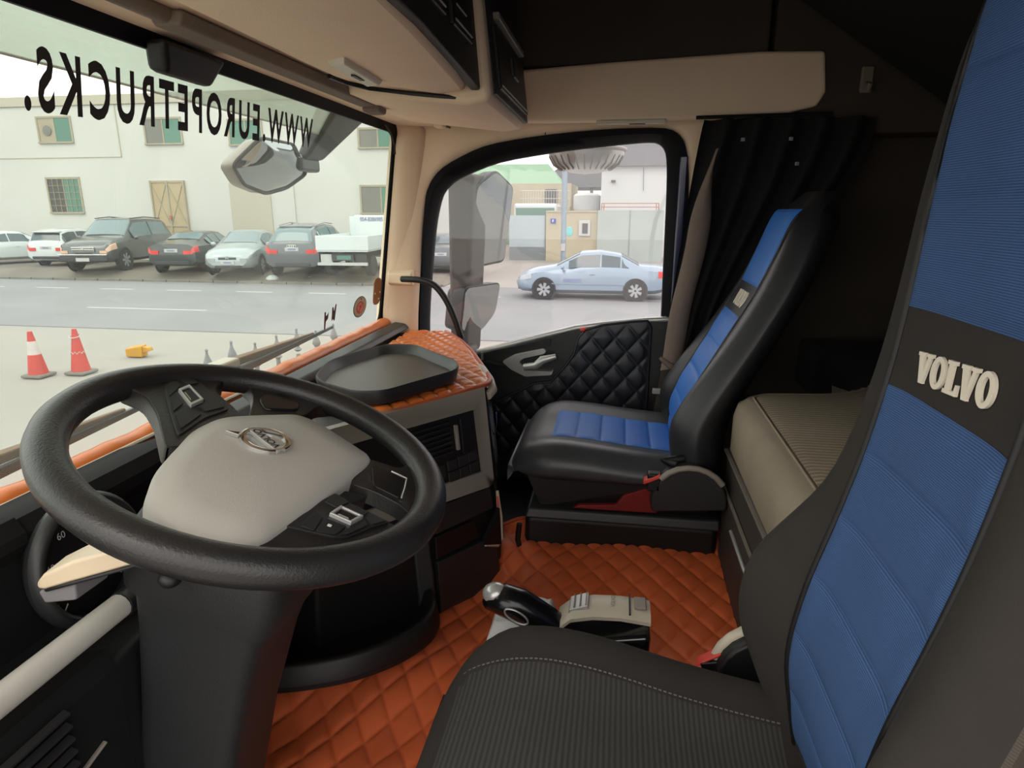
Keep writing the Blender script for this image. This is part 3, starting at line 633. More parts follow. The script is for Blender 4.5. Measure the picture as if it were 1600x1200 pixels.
# ================================================================== seats
def slab_letters(place, h, w, gap, depth, name, m, parent):
    """VOLVO in bold slab letters; place(a, b, d) maps lettering space to the cloth"""
    t = .27 * w
    def quadbar(p0, p1, th):
        return [(p0[0] - th / 2, p0[1]), (p0[0] + th / 2, p0[1]), (p1[0] + th / 2, p1[1]), (p1[0] - th / 2, p1[1])]
    a = 0.0
    for ch in 'VOLVO':
        b = MB(); polys = []
        if ch == 'V':
            polys += [quadbar((w * .50, 0), (w * .20, h), t * 1.15), quadbar((w * .52, 0), (w * .84, h), t * .75)]
            polys += [[(0, h * .88), (w * .46, h * .88), (w * .46, h), (0, h)], [(w * .62, h * .88), (w * 1.02, h * .88), (w * 1.02, h), (w * .62, h)]]
            ww = w
        elif ch == 'L':
            polys += [[(w * .12, 0), (w * .12 + t * 1.1, 0), (w * .12 + t * 1.1, h), (w * .12, h)], [(0, 0), (w * .85, 0), (w * .85, h * .13), (0, h * .13)], [(0, h * .88), (w * .55, h * .88), (w * .55, h), (0, h)], [(w * .68, 0), (w * .88, 0), (w * .88, h * .34), (w * .76, h * .34)]]
            ww = w * .86
        for P in polys:
            b.hexa([place(a + x, y, 0) for x, y in P], [place(a + x, y, depth) for x, y in P])
        if ch == 'O':
            n = 28; rings = []
            for k in range(n + 1):
                an = 2 * math.pi * k / n; c, s = math.cos(an), math.sin(an)
                o = (a + w * .5 + c * w * .5, h * .5 + s * h * .52); i_ = (a + w * .5 + c * w * .22, h * .5 + s * h * .36)
                rings.append([place(o[0], o[1], 0), place(o[0], o[1], depth), place(i_[0], i_[1], depth), place(i_[0], i_[1], 0)])
            b.loft(rings, cap=False); ww = w
        b.build(name, m, parent)
        a += ww + gap
def bump(t, c=.80, w=.22): 
    d = (t - c) / w; return math.exp(-d * d)
def make_seat(name, label, cx, hwtab, spine, boltab, thick, cush, mats, ins_hw, zones, textspec, base):
    root = thing(name, label, 'seat', (cx, base['y'], 0))
    # cushion
    hw, y0, y1, ztab, zb, cb = cush['hw'], cush['y0'], cush['y1'], cush['z'], cush['zb'], cush['bol']
    def ctop(x, y):
        t = abs(x - cx) / hw
        z = sinterp(ztab, y) + cb * bump(min(t, 1), .78, .25) * sstep(y1 + .02, y1 - .14, y) - .035 * t ** 9
        e = max(0, (y - (y1 - .07)) / .07); z -= max(.0, min(.06, ztab[-1][1] - zb - .012)) * e ** 2.2
        return z
    N = 28; rings = []
    for i in range(31):
        y = lerp(y0, y1, i / 30); r = []
        narrow = 1 - .16 * sstep(y1 - .12, y1 + .01, y)
        for j in range(N + 1):
            t = lerp(-1, 1, j / N); tt = math.sin(t * math.pi / 2) * .35 + t * .65
            r.append((cx + hw * tt * narrow, y, ctop(cx + hw * tt, y)))
        e = max(0, (y - (y1 - .05)) / .05)
        zbb = zb + .02 * e
        r += [(cx + hw * narrow * 1.01, y, lerp(ctop(cx + hw, y), zbb, .5)), (cx + hw * narrow * .94, y, zbb), (cx - hw * narrow * .94, y, zbb), (cx - hw * narrow * 1.01, y, lerp(ctop(cx - hw, y), zbb, .5))]
        rings.append(r)
    cu = MB().loft(rings).build('seat_cushion', mats['cushion'], root, smooth=70)
    iy0, iy1, nseg = cush['ins']
    def ipt(u, v):
        x = cx + lerp(-cush['ihw'], cush['ihw'], v); y = lerp(iy0, iy1, u)
        puff = .006 * abs(math.sin(math.pi * u * nseg)) ** .4 if nseg > 1 else .002
        e = min(1, u * 30, (1 - u) * 30, v * 30, (1 - v) * 30)
        return Vector((x, y, ctop(x, y) + .001 + puff * e))
    MB().grid(90, 24, ipt).build('cushion_insert', mats['cinsert'], cu, smooth=180)
    if cush.get('stitch'):
        sb = MB()
        for s in (-1, 1):
            for k in range(64):
                y = lerp(iy0, iy1, k / 64); y2 = y + (iy1 - iy0) / 64 * .6; x = cx + s * (cush['ihw'] + .004)
                sb.hexa([(x - .0008, y, ctop(x, y) + .001), (x + .0008, y, ctop(x, y) + .001), (x + .0008, y2, ctop(x, y2) + .001), (x - .0008, y2, ctop(x, y2) + .001)], [(x - .0008, y, ctop(x, y) + .0025), (x + .0008, y, ctop(x, y) + .0025), (x + .0008, y2, ctop(x, y2) + .0025), (x - .0008, y2, ctop(x, y2) + .0025)])
        so_ = sb.build('cushion_stitching', 'thread', cu); so_['kind'] = 'stuff'
    # backrest
    zlo, zhi = spine[0][0], spine[-1][0]
    def bfront(x, z):
        w = sinterp(hwtab, z); t = min(1, abs(x - cx) / w)
        return sinterp(spine, z) + sinterp(boltab, z) * bump(t, .82, .26) - .05 * t ** 8
    rings = []
    for i in range(41):
        z = lerp(zlo, zhi, i / 40); w = sinterp(hwtab, z); r = []
        e = sstep(zhi - .07, zhi, z); th = thick * (1 - .75 * e)
        yb = sinterp(spine, z) - th - .02 * e
        for j in range(N + 1):
            t = lerp(-1, 1, j / N); tt = math.sin(t * math.pi / 2) * .35 + t * .65
            r.append((cx + w * tt, bfront(cx + w * tt, z) - .03 * e, z))
        ye = bfront(cx + w, z)
        r += [(cx + w * 1.005, lerp(ye, yb, .25), z), (cx + w * .62, yb, z), (cx, yb - .01, z), (cx - w * .62, yb, z), (cx - w * 1.005, lerp(ye, yb, .25), z)]
        rings.append(r)
    bk = MB().loft(rings).build('backrest', mats['back'], root, smooth=70)
    for (za, zb_, nseg) in zones:
        def bpt(u, v, za=za, zb_=zb_, nseg=nseg):
            z = lerp(za, zb_, u); x = cx + lerp(-ins_hw, ins_hw, v)
            e = min(1, u * 30, (1 - u) * 30, v * 20, (1 - v) * 20)
            puff = .007 * abs(math.sin(math.pi * u * nseg)) ** .35
            return Vector((x, bfront(x, z) + .001 + puff * e, z))
        MB().grid(90, 24, bpt).build('backrest_insert', mats['binsert'], bk, smooth=180)
    # raised seams beside the inserts
    for s in (-1, 1):
        MB().tube([(cx + s * (ins_hw + .004), bfront(cx + s * (ins_hw + .004), z) + .001, z) for z in [lerp(zlo + .02, zhi - .06, k / 40) for k in range(41)]], .0035, 6).build('backrest_seam', 'jet', bk, smooth=60)
    tz, tw, thh, tilt, tx = textspec
    def place(a, b, d):
        aa = a - tw / 2; x = cx + tx - (aa * math.cos(tilt) - b * math.sin(tilt)); z = tz + aa * math.sin(tilt) + b * math.cos(tilt)
        return Vector((x, bfront(x, z) + .001 + d, z))
    lw = tw / 5.1
    slab_letters(place, thh, lw, lw * .05, .003, 'embroidered_letter', 'white_em', bk)
    return root, bfront, ctop

drv, dbf, dct = make_seat('driver_chair', 'charcoal driver seat with woven blue backrest panels nearest the camera', .675,
    [(.33, .270), (.45, .276), (.56, .270), (.64, .246), (.72, .222), (.90, .212), (1.1, .206), (1.25, .19), (1.36, .12)],
    [(.30, -.285), (.38, -.272), (.46, -.262), (.55, -.272), (.65, -.295), (.75, -.315), (.85, -.330), (.95, -.338), (1.1, -.345), (1.25, -.36), (1.36, -.39)],
    [(.30, .03), (.40, .055), (.50, .075), (.58, .070), (.70, .030), (.85, .018), (1.0, .012), (1.36, .0)], .13,
    dict(hw=.265, y0=-.30, y1=.262, z=[(-.30, .300), (-.22, .312), (-.12, .332), (0, .362), (.08, .372), (.15, .364), (.20, .350), (.262, .322)], zb=.24, bol=.042, ihw=.150, ins=(-.26, .215, 1), stitch=True),
    dict(cushion='seat_blk', cinsert='seat_stripe', back='seat_blk', binsert='blue'), .125,
    [(.33, .852, 6), (.945, 1.32, 3)], (.874, .150, .033, math.radians(4), .002), dict(y=0.0))
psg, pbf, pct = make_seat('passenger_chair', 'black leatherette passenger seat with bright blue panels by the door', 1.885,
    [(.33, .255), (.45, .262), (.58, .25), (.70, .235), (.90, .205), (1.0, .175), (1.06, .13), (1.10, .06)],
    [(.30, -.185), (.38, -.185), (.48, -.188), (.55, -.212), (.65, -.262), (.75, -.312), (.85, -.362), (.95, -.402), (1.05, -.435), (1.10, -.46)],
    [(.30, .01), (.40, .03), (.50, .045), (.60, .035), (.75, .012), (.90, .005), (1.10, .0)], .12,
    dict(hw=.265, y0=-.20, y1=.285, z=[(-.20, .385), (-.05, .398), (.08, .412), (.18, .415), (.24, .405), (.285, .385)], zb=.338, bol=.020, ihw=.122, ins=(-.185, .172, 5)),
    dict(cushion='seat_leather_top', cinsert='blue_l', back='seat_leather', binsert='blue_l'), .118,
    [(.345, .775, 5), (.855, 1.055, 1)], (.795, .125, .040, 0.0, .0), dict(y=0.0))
# driver seat base, recliner cover, buckle, belt
MB().hexa([(.45, -.25, .0), (.90, -.25, .0), (.90, .18, .0), (.45, .18, .0)], [(.47, -.27, .245), (.88, -.27, .245), (.88, .20, .245), (.47, .20, .245)]).build('seat_base', 'jet', drv, bevel=.02)
rc = MB(); arc = [(.965, -.275 + .085 * math.cos(a), .29 + .085 * math.sin(a)) for a in [math.radians(d) for d in range(0, 181, 15)]]
rc.prism([(.955, y, z) for _, y, z in arc], (.03, 0, 0)); rco = rc.build('recliner_cover', 'jet', drv, bevel=.006)
MB().tube([(.99, y, z) for _, y, z in arc], .010, 8).build('recliner_rim', 'beige_plastic', rco, smooth=60)
bk_ = MB().hexa([(.975, -.20, .22), (1.0, -.20, .22), (1.0, -.235, .22), (.975, -.235, .22)], [(.975, -.165, .305), (1.0, -.165, .305), (1.0, -.21, .315), (.975, -.21, .315)]).build('belt_buckle', 'jet', drv, bevel=.004)
MB().hexa([(.977, -.16, .295), (.998, -.16, .295), (.998, -.205, .325), (.977, -.205, .325)], [(.977, -.167, .305), (.998, -.167, .305), (.998, -.208, .333), (.977, -.208, .333)]).build('buckle_button', 'red_plastic', bk_, bevel=.003)
sbt = MB()
sbt.loft([[(x_ - .012, y_ + .012, z_), (x_ - .009, y_ + .014, z_), (x_ + .012, y_ - .012, z_), (x_ + .009, y_ - .014, z_)] for x_, y_, z_ in ((.20, -.36, 1.30), (.265, -.235, 1.0), (.285, -.215, .87), (.305, -.212, .78), (.36, -.23, .45), (.385, -.24, .28))])
tag(sbt.build('seat_belt', 'belt', smooth=60), 'taupe seat belt webbing on the near side of the driver seat', 'seat belt')
# passenger seat base
MB().hexa([(1.66, -.30, .0), (2.12, -.30, .0), (2.12, .24, .0), (1.66, .24, .0)], [(1.66, -.30, .215), (2.12, -.30, .215), (2.12, .235, .215), (1.66, .235, .215)]).build('seat_base', 'jet', psg, bevel=.02)
MB().hexa([(1.635, -.30, .215), (2.13, -.30, .215), (2.13, .235, .215), (1.635, .235, .215)], [(1.645, -.30, .245), (2.12, -.30, .245), (2.12, .225, .245), (1.645, .225, .245)]).build('seat_slide', 'black', psg, bevel=.008)
MB().hexa([(1.67, -.28, .24), (2.10, -.28, .24), (2.10, .19, .24), (1.67, .19, .24)], [(1.645, -.20, .345), (2.125, -.20, .345), (2.10, .235, .345), (1.67, .235, .345)]).build('seat_pan', 'jet', psg)
MB().prism([(1.645, y, z) for y, z in [(.10, .25), (-.13, .252), (-.16, .30), (-.10, .325), (-.04, .30), (-.02, .27), (.08, .262)]], (.02, 0, 0)).build('red_bellows', 'dark_red', psg, bevel=.005)
MB().tube([(1.63, .245, .20), (1.63, .25, .15), (1.64, .24, .10), (1.66, .22, .06)], .008, 8).build('slide_handle', 'jet', psg, smooth=60)
arc = [(-.206 + .098 * math.cos(a), .318 + .098 * math.sin(a)) for a in [math.radians(d) for d in range(-20, 201, 15)]]
pr = MB().prism([(1.585, y, z) for y, z in arc], (.05, 0, 0)).build('recliner_cover', 'black', psg, bevel=.008)
MB().tube([(1.585, y, z) for y, z in arc[4:12]], .008, 8).build('recliner_rim', 'grey_trim', pr, smooth=60)
pb = MB().box((1.60, -.115, .368), (.03, .035, .05)).build('belt_buckle', 'jet', psg, bevel=.005)
MB().hexa([(1.583, -.088, .362), (1.612, -.088, .362), (1.612, -.130, .382), (1.583, -.130, .382)], [(1.583, -.088, .374), (1.612, -.088, .374), (1.612, -.130, .394), (1.583, -.130, .394)]).build('buckle_button', 'red_plastic', pb, bevel=.003)
MB().tube([(1.62, -.17, .405), (1.63, -.14, .412), (1.64, -.19, .42)], .012, 8).build('belt_anchor', 'jet', psg, smooth=60)
# passenger belt hanging by the pillar
pbt = thing('passenger_belt', 'dark seat belt with latch hanging behind the passenger seat', 'seat belt', (2.25, -.18, .3))
MB().loft([[(x_, y_ - .025, z_), (x_ + .005, y_ - .025, z_), (x_ + .005, y_ + .02, z_), (x_, y_ + .02, z_)] for x_, y_, z_ in ((2.285, -.20, .62), (2.275, -.185, .5), (2.26, -.165, .35))]).build('webbing', 'belt', pbt)
MB().box((2.265, -.17, .43), (.012, .065, .02)).build('latch_plate', 'silver', pbt, bevel=.003)

# ================================================================== gear selector
gl = thing('gear_selector', 'black and beige gear selector with raised grip beside the driver seat', 'gear lever', (1.06, .0, .13))
MB().hexa([(1.01, -.075, .10), (1.115, -.075, .10), (1.115, .075, .10), (1.01, .075, .10)], [(1.005, -.085, .325), (1.12, -.085, .325), (1.12, .088, .29), (1.005, .088, .29)]).build('housing', 'piano', gl, bevel=.012)
tpz = [(.085, .298), (.06, .322), (.02, .332), (-.03, .335), (-.085, .33)]
rings = []
for y, z in tpz: rings.append([(1.040, y, z - .008), (1.040, y, z - .001), (1.050, y, z + .007), (1.099, y, z + .007), (1.111, y, z - .002), (1.111, y, z - .008)])
tpl = MB().loft(rings).build('top_plate', 'beige_plastic', gl, smooth=50)
MB().box((1.074, -.047, .3415), (.065, .003, .003)).build('plate_joint', 'jet', tpl)
MB().box((1.076, -.066, .344), (.036, .022, .006)).build('button', 'grey_trim', tpl, bevel=.002)
MB().hexa([(1.052, .028, .335), (1.10, .028, .335), (1.10, .066, .322), (1.052, .066, .322)], [(1.054, .030, .345), (1.098, .030, .345), (1.098, .064, .332), (1.054, .064, .332)]).build('selector_slide', 'silver', tpl, bevel=.002)
for k in range(3): MB().box((1.076, .034 + k * .011, .3445 - k * .0035), (.042, .0015, .003)).build('slide_groove', 'grey_trim', tpl)
vs, fs = text_mesh('VOLVO', .011, .0002); w_ = max(p.x for p in vs) / 2
MB().add([Vector((1.076 + (p.x - w_), -.020 + p.y, .3436)) for p in vs], fs).build('plate_lettering', 'grey_trim', tpl)
gpath = [(1.062, .062, .268), (1.062, .09, .285), (1.062, .125, .306), (1.062, .16, .325), (1.062, .190, .334), (1.062, .210, .330), (1.062, .224, .320)]
gp = MB().tube(gpath, [.025, .030, .032, .034, .032, .025, .012], 16, flat=.95).build('grip', 'piano', gl, smooth=60)
MB().hexa([(1.048, .09, .255), (1.076, .09, .255), (1.076, .185, .300), (1.048, .185, .300)], [(1.048, .085, .285), (1.076, .085, .285), (1.076, .180, .325), (1.048, .180, .325)]).build('grip_keel', 'jet', gp, bevel=.005)
MB().ball((1.062, .205, .346), (.022, .026, .021)).build('grip_cap', 'silver', gp, smooth=180)
MB().tube([(1.030, .160 + .022 * math.cos(a), .322 + .012 * math.sin(a) + .009 * math.cos(a)) for a in [2 * math.pi * k / 24 for k in range(24)]], .002, 6, closed=True).build('grip_button_rim', 'silver', gp, smooth=60)
# pale quilted pad beneath the grip
def wpad(u, v):
    x = lerp(1.09, 1.235, u); y = lerp(.085, .245, v); e = min(u, 1 - u, v, 1 - v) * 6
    return Vector((x, y, .12 + .125 * min(1, e) ** .5 + quilt(x, y, .07, .006)))
tag(MB().grid(40, 40, wpad).build('quilted_box_cover', 'quilt_wht', smooth=180), 'small pale quilted cover on the orange mat under the gear grip', 'cover')

# ================================================================== bunk
bx = thing('bunk_box', 'dark brown bunk base with drawer fronts behind the seats', 'cabinet', (1.24, -.85, 0))
MB().hexa([(.08, -1.34, .0), (2.39, -1.34, .0), (2.39, -.45, .0), (.08, -.45, .0)], [(.08, -1.34, .40), (2.39, -1.34, .40), (2.39, -.45, .40), (.08, -.45, .40)]).build('base_body', 'brown_box', bx)
MB().box((1.35, -.38, .22), (.70, .14, .44)).build('front_body', 'brown_box', bx, bevel=.008)
MB().box((1.35, -.307, .22), (.64, .006, .22)).build('drawer_front', 'brown_box', bx, bevel=.003)
MB().box((1.35, -.3045, .337), (.64, .006, .006)).build('drawer_bead', 'grey_trim', bx)
MB().box((1.35, -.3065, .43), (.70, .008, .006)).build('box_top_bead', 'grey_trim', bx)
MB().tube([(1.05, -.30, .29), (1.5, -.30, .29)], .005, 8).build('drawer_pull', 'silver', bx, smooth=60)
mt = thing('bunk_mattress', 'taupe ribbed bunk mattress behind the seats', 'mattress', (1.24, -.8, .45))
MP = [(.10, -1.33), (2.36, -1.33), (2.36, -.66), (1.80, -.64), (1.74, -.55), (1.715, -.36), (1.66, -.305), (1.04, -.300), (.99, -.36), (.97, -.55), (.92, -.64), (.10, -.66)]
MP2 = rpoly(MP, .05, 5); mcx, mcy = 1.25, -.82
def mring(inset, z):
    P = [Vector(p) for p in MP2]; out = []
    for i, p in enumerate(P):
        a, c = P[i - 1], P[(i + 1) % len(P)]; t = (c - a).normalized(); nrm = Vector((-t.y, t.x)); out.append((p.x + nrm.x * inset, p.y + nrm.y * inset, z))
    return out
MB().loft([mring(.01, .445), mring(.0, .455), mring(.0, .545), mring(.008, .575), mring(.030, .592), mring(.05, .595)]).build('mattress_body', 'matt_side', mt, smooth=60)
MB().loft([mring(.052, .590), mring(.052, .5975), mring(.065, .600)]).build('mattress_top', 'mattress', mt, smooth=40)
MB().tube([Vector(p) for p in mring(.045, .5955)], .003, 6, closed=True).build('mattress_piping', 'matt_side', mt, smooth=60)
pw = MB(); pw.grid(30, 24, lambda u, v: Vector((lerp(1.79, 2.385, u), lerp(-1.30, -.648, min(1, v / .8)) + .012 * max(0, v - .8), .604 + .06 * (abs(math.sin(math.pi * u) * math.sin(math.pi * min(1, v / .8)))) ** .5 + .010 * math.sin(9 * u + 6 * v) - .75 * max(0, v - .8))))  # black sheet over the mattress, painting in the shade behind the seat
tag(pw.build('dark_blanket', 'curtain', smooth=180), 'crumpled dark blanket lying at the back of the bunk', 'blanket')

# ================================================================== curtain
ct = thing('curtain', 'black pleated curtain gathered behind the door window', 'curtain', (2.2, -.3, .5))
def curt(u, v):
    z = lerp(1.325, .535 + .06 * u, v); yl = lerp(-.245, -.165, v ** .8); yr = lerp(-.75, -.42, sstep(0, 1, v))
    y = lerp(yl, yr, u)
    return Vector((2.215 + .022 * math.sin(u * 34 + v * 1.5) + .02 * v, y, z))
MB().grid(80, 40, curt).build('curtain_cloth', 'curtain', ct, smooth=180)
def fold(u, v):
    z = lerp(1.235, .555, v); w = .004 + .030 * sstep(0, .35, v); yc = lerp(-.285, -.185, v ** .9)
    a = lerp(-2.0, 2.0, u)
    return Vector((2.165 - .018 * math.cos(a) + .012 * math.sin(v * 7), yc + w * math.sin(a * .75) + .004 * math.sin(v * 11), z - .03 * u * v))
MB().grid(20, 50, fold).build('hem_fold', 'curtain_edge', ct, smooth=180)  # coloured as light catching the curtain edge
MB().tube([(2.16, -.15, .575), (2.155, -.185, .55), (2.165, -.23, .54)], [.006, .012, .006], 8).build('hem_tie', 'curtain_edge', ct, smooth=60)
MB().tube([(2.22, -.22, 1.332), (2.22, -.62, 1.336)], .006, 6).build('curtain_rail', 'jet', ct)
for (y, z) in ((-.36, 1.262), (-.50, 1.262), (-.525, 1.19)):
    MB().box((2.185, y, z), (.006, .010, .010), .4).build('curtain_stud', 'silver', ct)

# ================================================================== grab handle, decals, mirrors
gh = thing('grab_handle', 'bent black grab handle on the cream pillar', 'handle', (2.27, .74, .6))
MB().tube(smooth_line(densify([(2.262, .775, .812), (2.25, .742, .813), (2.245, .70, .812), (2.245, .647, .797), (2.245, .607, .745), (2.248, .579, .680), (2.255, .556, .60)], 4), 3), .0115, 10).build('handle_bar', 'jet', gh, smooth=60)
MB().hexa([(2.255, .735, .792), (2.255, .735, .835), (2.30, .74, .845), (2.30, .74, .782)], [(2.262, .83, .795), (2.262, .83, .83), (2.30, .84, .84), (2.30, .84, .785)]).build('handle_socket', 'cream', gh, bevel=.006)

def on_screen(x, z, o=.006): return Vector((x, wy(z) - o, z))
vs, fs = text_mesh('WWW.EUROPETRUCKS.', .114, .0030, 0, 1.32); wmax = max(p.x for p in vs)
cz_ = lambda x: 1.186 + (x - .82) * .030
lt = MB().add([on_screen(1.665 - p.x * .845 / wmax, cz_(1.665 - p.x * .845 / wmax) + p.y * (1 - .18 * (1 - p.x / wmax))) for p in vs], fs).build('windscreen_lettering', 'decal')
tag(lt, 'dark web address lettering across the windscreen, seen reversed', 'lettering')
def disc(cx_, cz0, r, m, name, par, o, k=1.15, n=28):
    return MB().add([on_screen(cx_, cz0, o)] + [on_screen(cx_ + r * math.cos(2 * math.pi * i / n), cz0 + r * k * math.sin(2 * math.pi * i / n), o) for i in range(n)], [(0, i + 1, (i + 1) % n + 1) for i in range(n)]).build(name, m, par)
ns = thing('no_smoking_sticker', 'round tan no smoking sticker at the lower right of the windscreen', 'sticker', (2.07, wy(.735), .735))
disc(2.075, .735, .058, 'decal_green', 'sticker_edge', ns, .0050, .62); disc(2.075, .735, .053, 'decal_cream', 'sticker_face', ns, .0056, .62)
disc(2.075, .733, .033, 'decal_red', 'ban_ring', ns, .0062, .62); disc(2.075, .733, .027, 'decal_pink', 'ban_field', ns, .0068, .62)
MB().add([on_screen(x, z, .0074) for x, z in ((2.053, .719), (2.060, .7165), (2.097, .747), (2.090, .7495))], [(0, 1, 2, 3)]).build('ban_bar', 'decal_red', ns)
MB().add([on_screen(x, z, .0074) for x, z in ((2.066, .742), (2.074, .737), (2.071, .734), (2.064, .737))], [(0, 1, 2, 3)]).build('cigarette_mark', 'jet', ns)
MB().add([on_screen(x, z, .0074) for x, z in ((2.070, .762), (2.078, .758), (2.082, .762), (2.074, .766))], [(0, 1, 2, 3)]).build('printed_mark', 'jet', ns)
tgp = rpoly([(2.19, .822), (2.265, .815), (2.262, .722), (2.192, .722)], .03, 5)
tgo = tag(MB().prism([tuple(on_screen(x, z, .008)) for x, z in tgp], (0, .003, 0)).build('pass_holder', 'decal_brown'), 'brown rounded tag stuck inside the windscreen above the dash corner', 'tag')
for (x, z) in ((2.20, .765), (2.248, .765), (2.24, .742)): MB().box((x, wy(z) - .009, z), (.006, .003, .005)).build('tag_rivet', 'white', tgo)
for i, pts in enumerate(([(1.795, .758), (1.805, .758), (1.807, .745), (1.815, .748), (1.825, .755), (1.822, .735), (1.808, .728), (1.806, .705), (1.797, .705)], [(1.848, .765), (1.858, .765), (1.862, .752), (1.872, .772), (1.880, .772), (1.872, .725), (1.866, .720), (1.858, .728), (1.848, .722)])):
    rs = MB().add([on_screen(x, z, .006) for x, z in pts], [tuple(range(len(pts)))]).build('sticker_residue', 'decal_rust')
    tag(rs, ['left rust brown scrap of old sticker on the lower windscreen', 'right rust brown scrap of old sticker on the lower windscreen'][i], 'sticker scrap', 'sticker scraps')
stp = MB(); stp.loft([[(x - .008, y, z), (x + .008, y, z), (x + .008, y + .003, z), (x - .008, y + .003, z)] for x, y, z in ((2.17, .775, 1.325), (2.205, .77, 1.30), (2.22, .765, 1.265), (2.205, .76, 1.235))])
tag(stp.build('hanging_strap', 'jet'), 'short black strap hanging at the upper windscreen corner', 'strap')

vis = thing('sun_visor_panel', 'smoked exterior sun visor over the windscreen top', 'visor', (1.3, 1.1, 1.35))
MB().hexa([(-.05, 1.15, 1.335), (2.62, 1.15, 1.335), (2.62, 1.154, 1.335), (-.05, 1.154, 1.335)], [(-.05, .98, 1.62), (2.62, .98, 1.62), (2.62, .984, 1.62), (-.05, .984, 1.62)]).build('visor_pane', 'visor', vis)
MB().tube([(-.05, 1.152, 1.335), (2.62, 1.152, 1.335)], .003, 6).build('visor_edge', 'grey_trim', vis)

# front mirror
fmr = thing('front_mirror', 'shield shaped front mirror hanging outside the windscreen', 'mirror', (2.3, 1.25, 1.2))
shield = rpoly([(2.03, 1.195), (2.13, 1.288), (2.36, 1.288), (2.55, 1.195), (2.44, 1.137), (2.30, 1.112), (2.14, 1.137)], .03, 5); scx, scz = 2.28, 1.205
def shp(k, dy): return [(scx + (x - scx) * k, 1.25 + dy - (z - scz) * k * .55, scz + (z - scz) * k) for x, z in shield]
MB().loft([shp(1.0, 0), shp(1.02, .012), shp(.98, .05), shp(.6, .10), shp(.2, .11)]).build('mirror_housing', 'grey_trim', fmr, smooth=50)
MB().loft([shp(.99, .002), shp(.97, -.006), shp(.75, -.020), shp(.5, -.030), shp(.25, -.035), shp(.02, -.036)]).build('mirror_glass', 'mirror', fmr, smooth=60)
MB().tube([Vector(p) for p in shp(1.0, -.002)], .0065, 6, closed=True).build('mirror_rim', 'jet', fmr, smooth=60)
MB().hexa([(2.44, 1.20, 1.24), (2.60, 1.20, 1.245), (2.60, 1.25, 1.245), (2.44, 1.25, 1.24)], [(2.50, 1.02, 1.50), (2.86, 1.02, 1.50), (2.86, 1.14, 1.50), (2.50, 1.14, 1.50)]).build('mirror_arm', 'jet', fmr, bevel=.02)
MB().box((2.50, 1.235, 1.225), (.16, .06, .05), .0).build('arm_joint', 'black', fmr, bevel=.012)
MB().hexa([(2.42, 1.21, 1.21), (2.50, 1.205, 1.22), (2.50, 1.24, 1.22), (2.42, 1.24, 1.21)], [(2.42, 1.22, 1.26), (2.50, 1.21, 1.265), (2.50, 1.24, 1.265), (2.42, 1.24, 1.26)]).build('joint_cap', 'silver', fmr, bevel=.006)

# side mirrors outside the passenger window
smr = thing('side_mirror', 'tall black side mirror outside the passenger window', 'mirror', (2.75, .65, .5))
MB().hexa([(2.70, .72, .44), (2.82, .70, .44), (2.82, .60, .44), (2.70, .645, .44)], [(2.70, .715, 1.20), (2.82, .70, 1.20), (2.82, .555, 1.20), (2.70, .60, 1.20)]).build('mirror_housing', 'brown_box', smr, bevel=.02)
def mplate(p0, p1, zs, name, gname):
    # p0, p1: plan ends of the glass; zs: lower-left, upper-left, upper-mid, upper-right, lower-right heights
    d = Vector((p1[0] - p0[0], p1[1] - p0[1], 0)); nrm = Vector((d.y, -d.x, 0)).normalized()
    if nrm.y > 0: nrm = -nrm
    P = []
    for t, z in zs: P.append(Vector((p0[0] + d.x * t, p0[1] + d.y * t, z)))
    P2 = rpoly([(t, z) for t, z in zs], .02, 4)
    L_ = d.length; dd = d / L_
    Q2 = rpoly([(t * L_, z) for t, z in zs], .03, 4)
    def ring_(k, o):
        mx_ = sum(q[0] for q in Q2) / len(Q2); mz_ = sum(q[1] for q in Q2) / len(Q2)
        return [Vector((p0[0], p0[1], 0)) + dd * (mx_ + (q[0] - mx_) * k) + Vector((0, 0, mz_ + (q[1] - mz_) * k)) + nrm * (o + (q[1] - mz_) * k * .16) for q in Q2]
    h = MB().loft([ring_(.95, -.10), ring_(1.04, -.05), ring_(1.04, .004), ring_(.99, .004)]).build(name, 'jet', smr, smooth=50, bevel=.004)
    MB().loft([ring_(.99, .002), ring_(.985, .007), ring_(.7, .010), ring_(.35, .012), ring_(.02, .0125)]).build(gname, 'mirror', h, smooth=60)
mplate((2.73, .612), (2.98, .500), [(0, .815), (0, 1.15), (.45, 1.215), (1, 1.15), (1, .83)], 'main_mirror_shell', 'main_mirror_glass')
mplate((2.68, .655), (2.90, .545), [(0, .545), (0, .735), (1, .735), (.95, .60), (.6, .53)], 'wide_mirror_shell', 'wide_mirror_glass')
MB().tube([(2.72, .62, .46), (2.60, .66, .46), (2.46, .70, .46)], .03, 8).build('lower_arm', 'brown_box', smr, smooth=60)
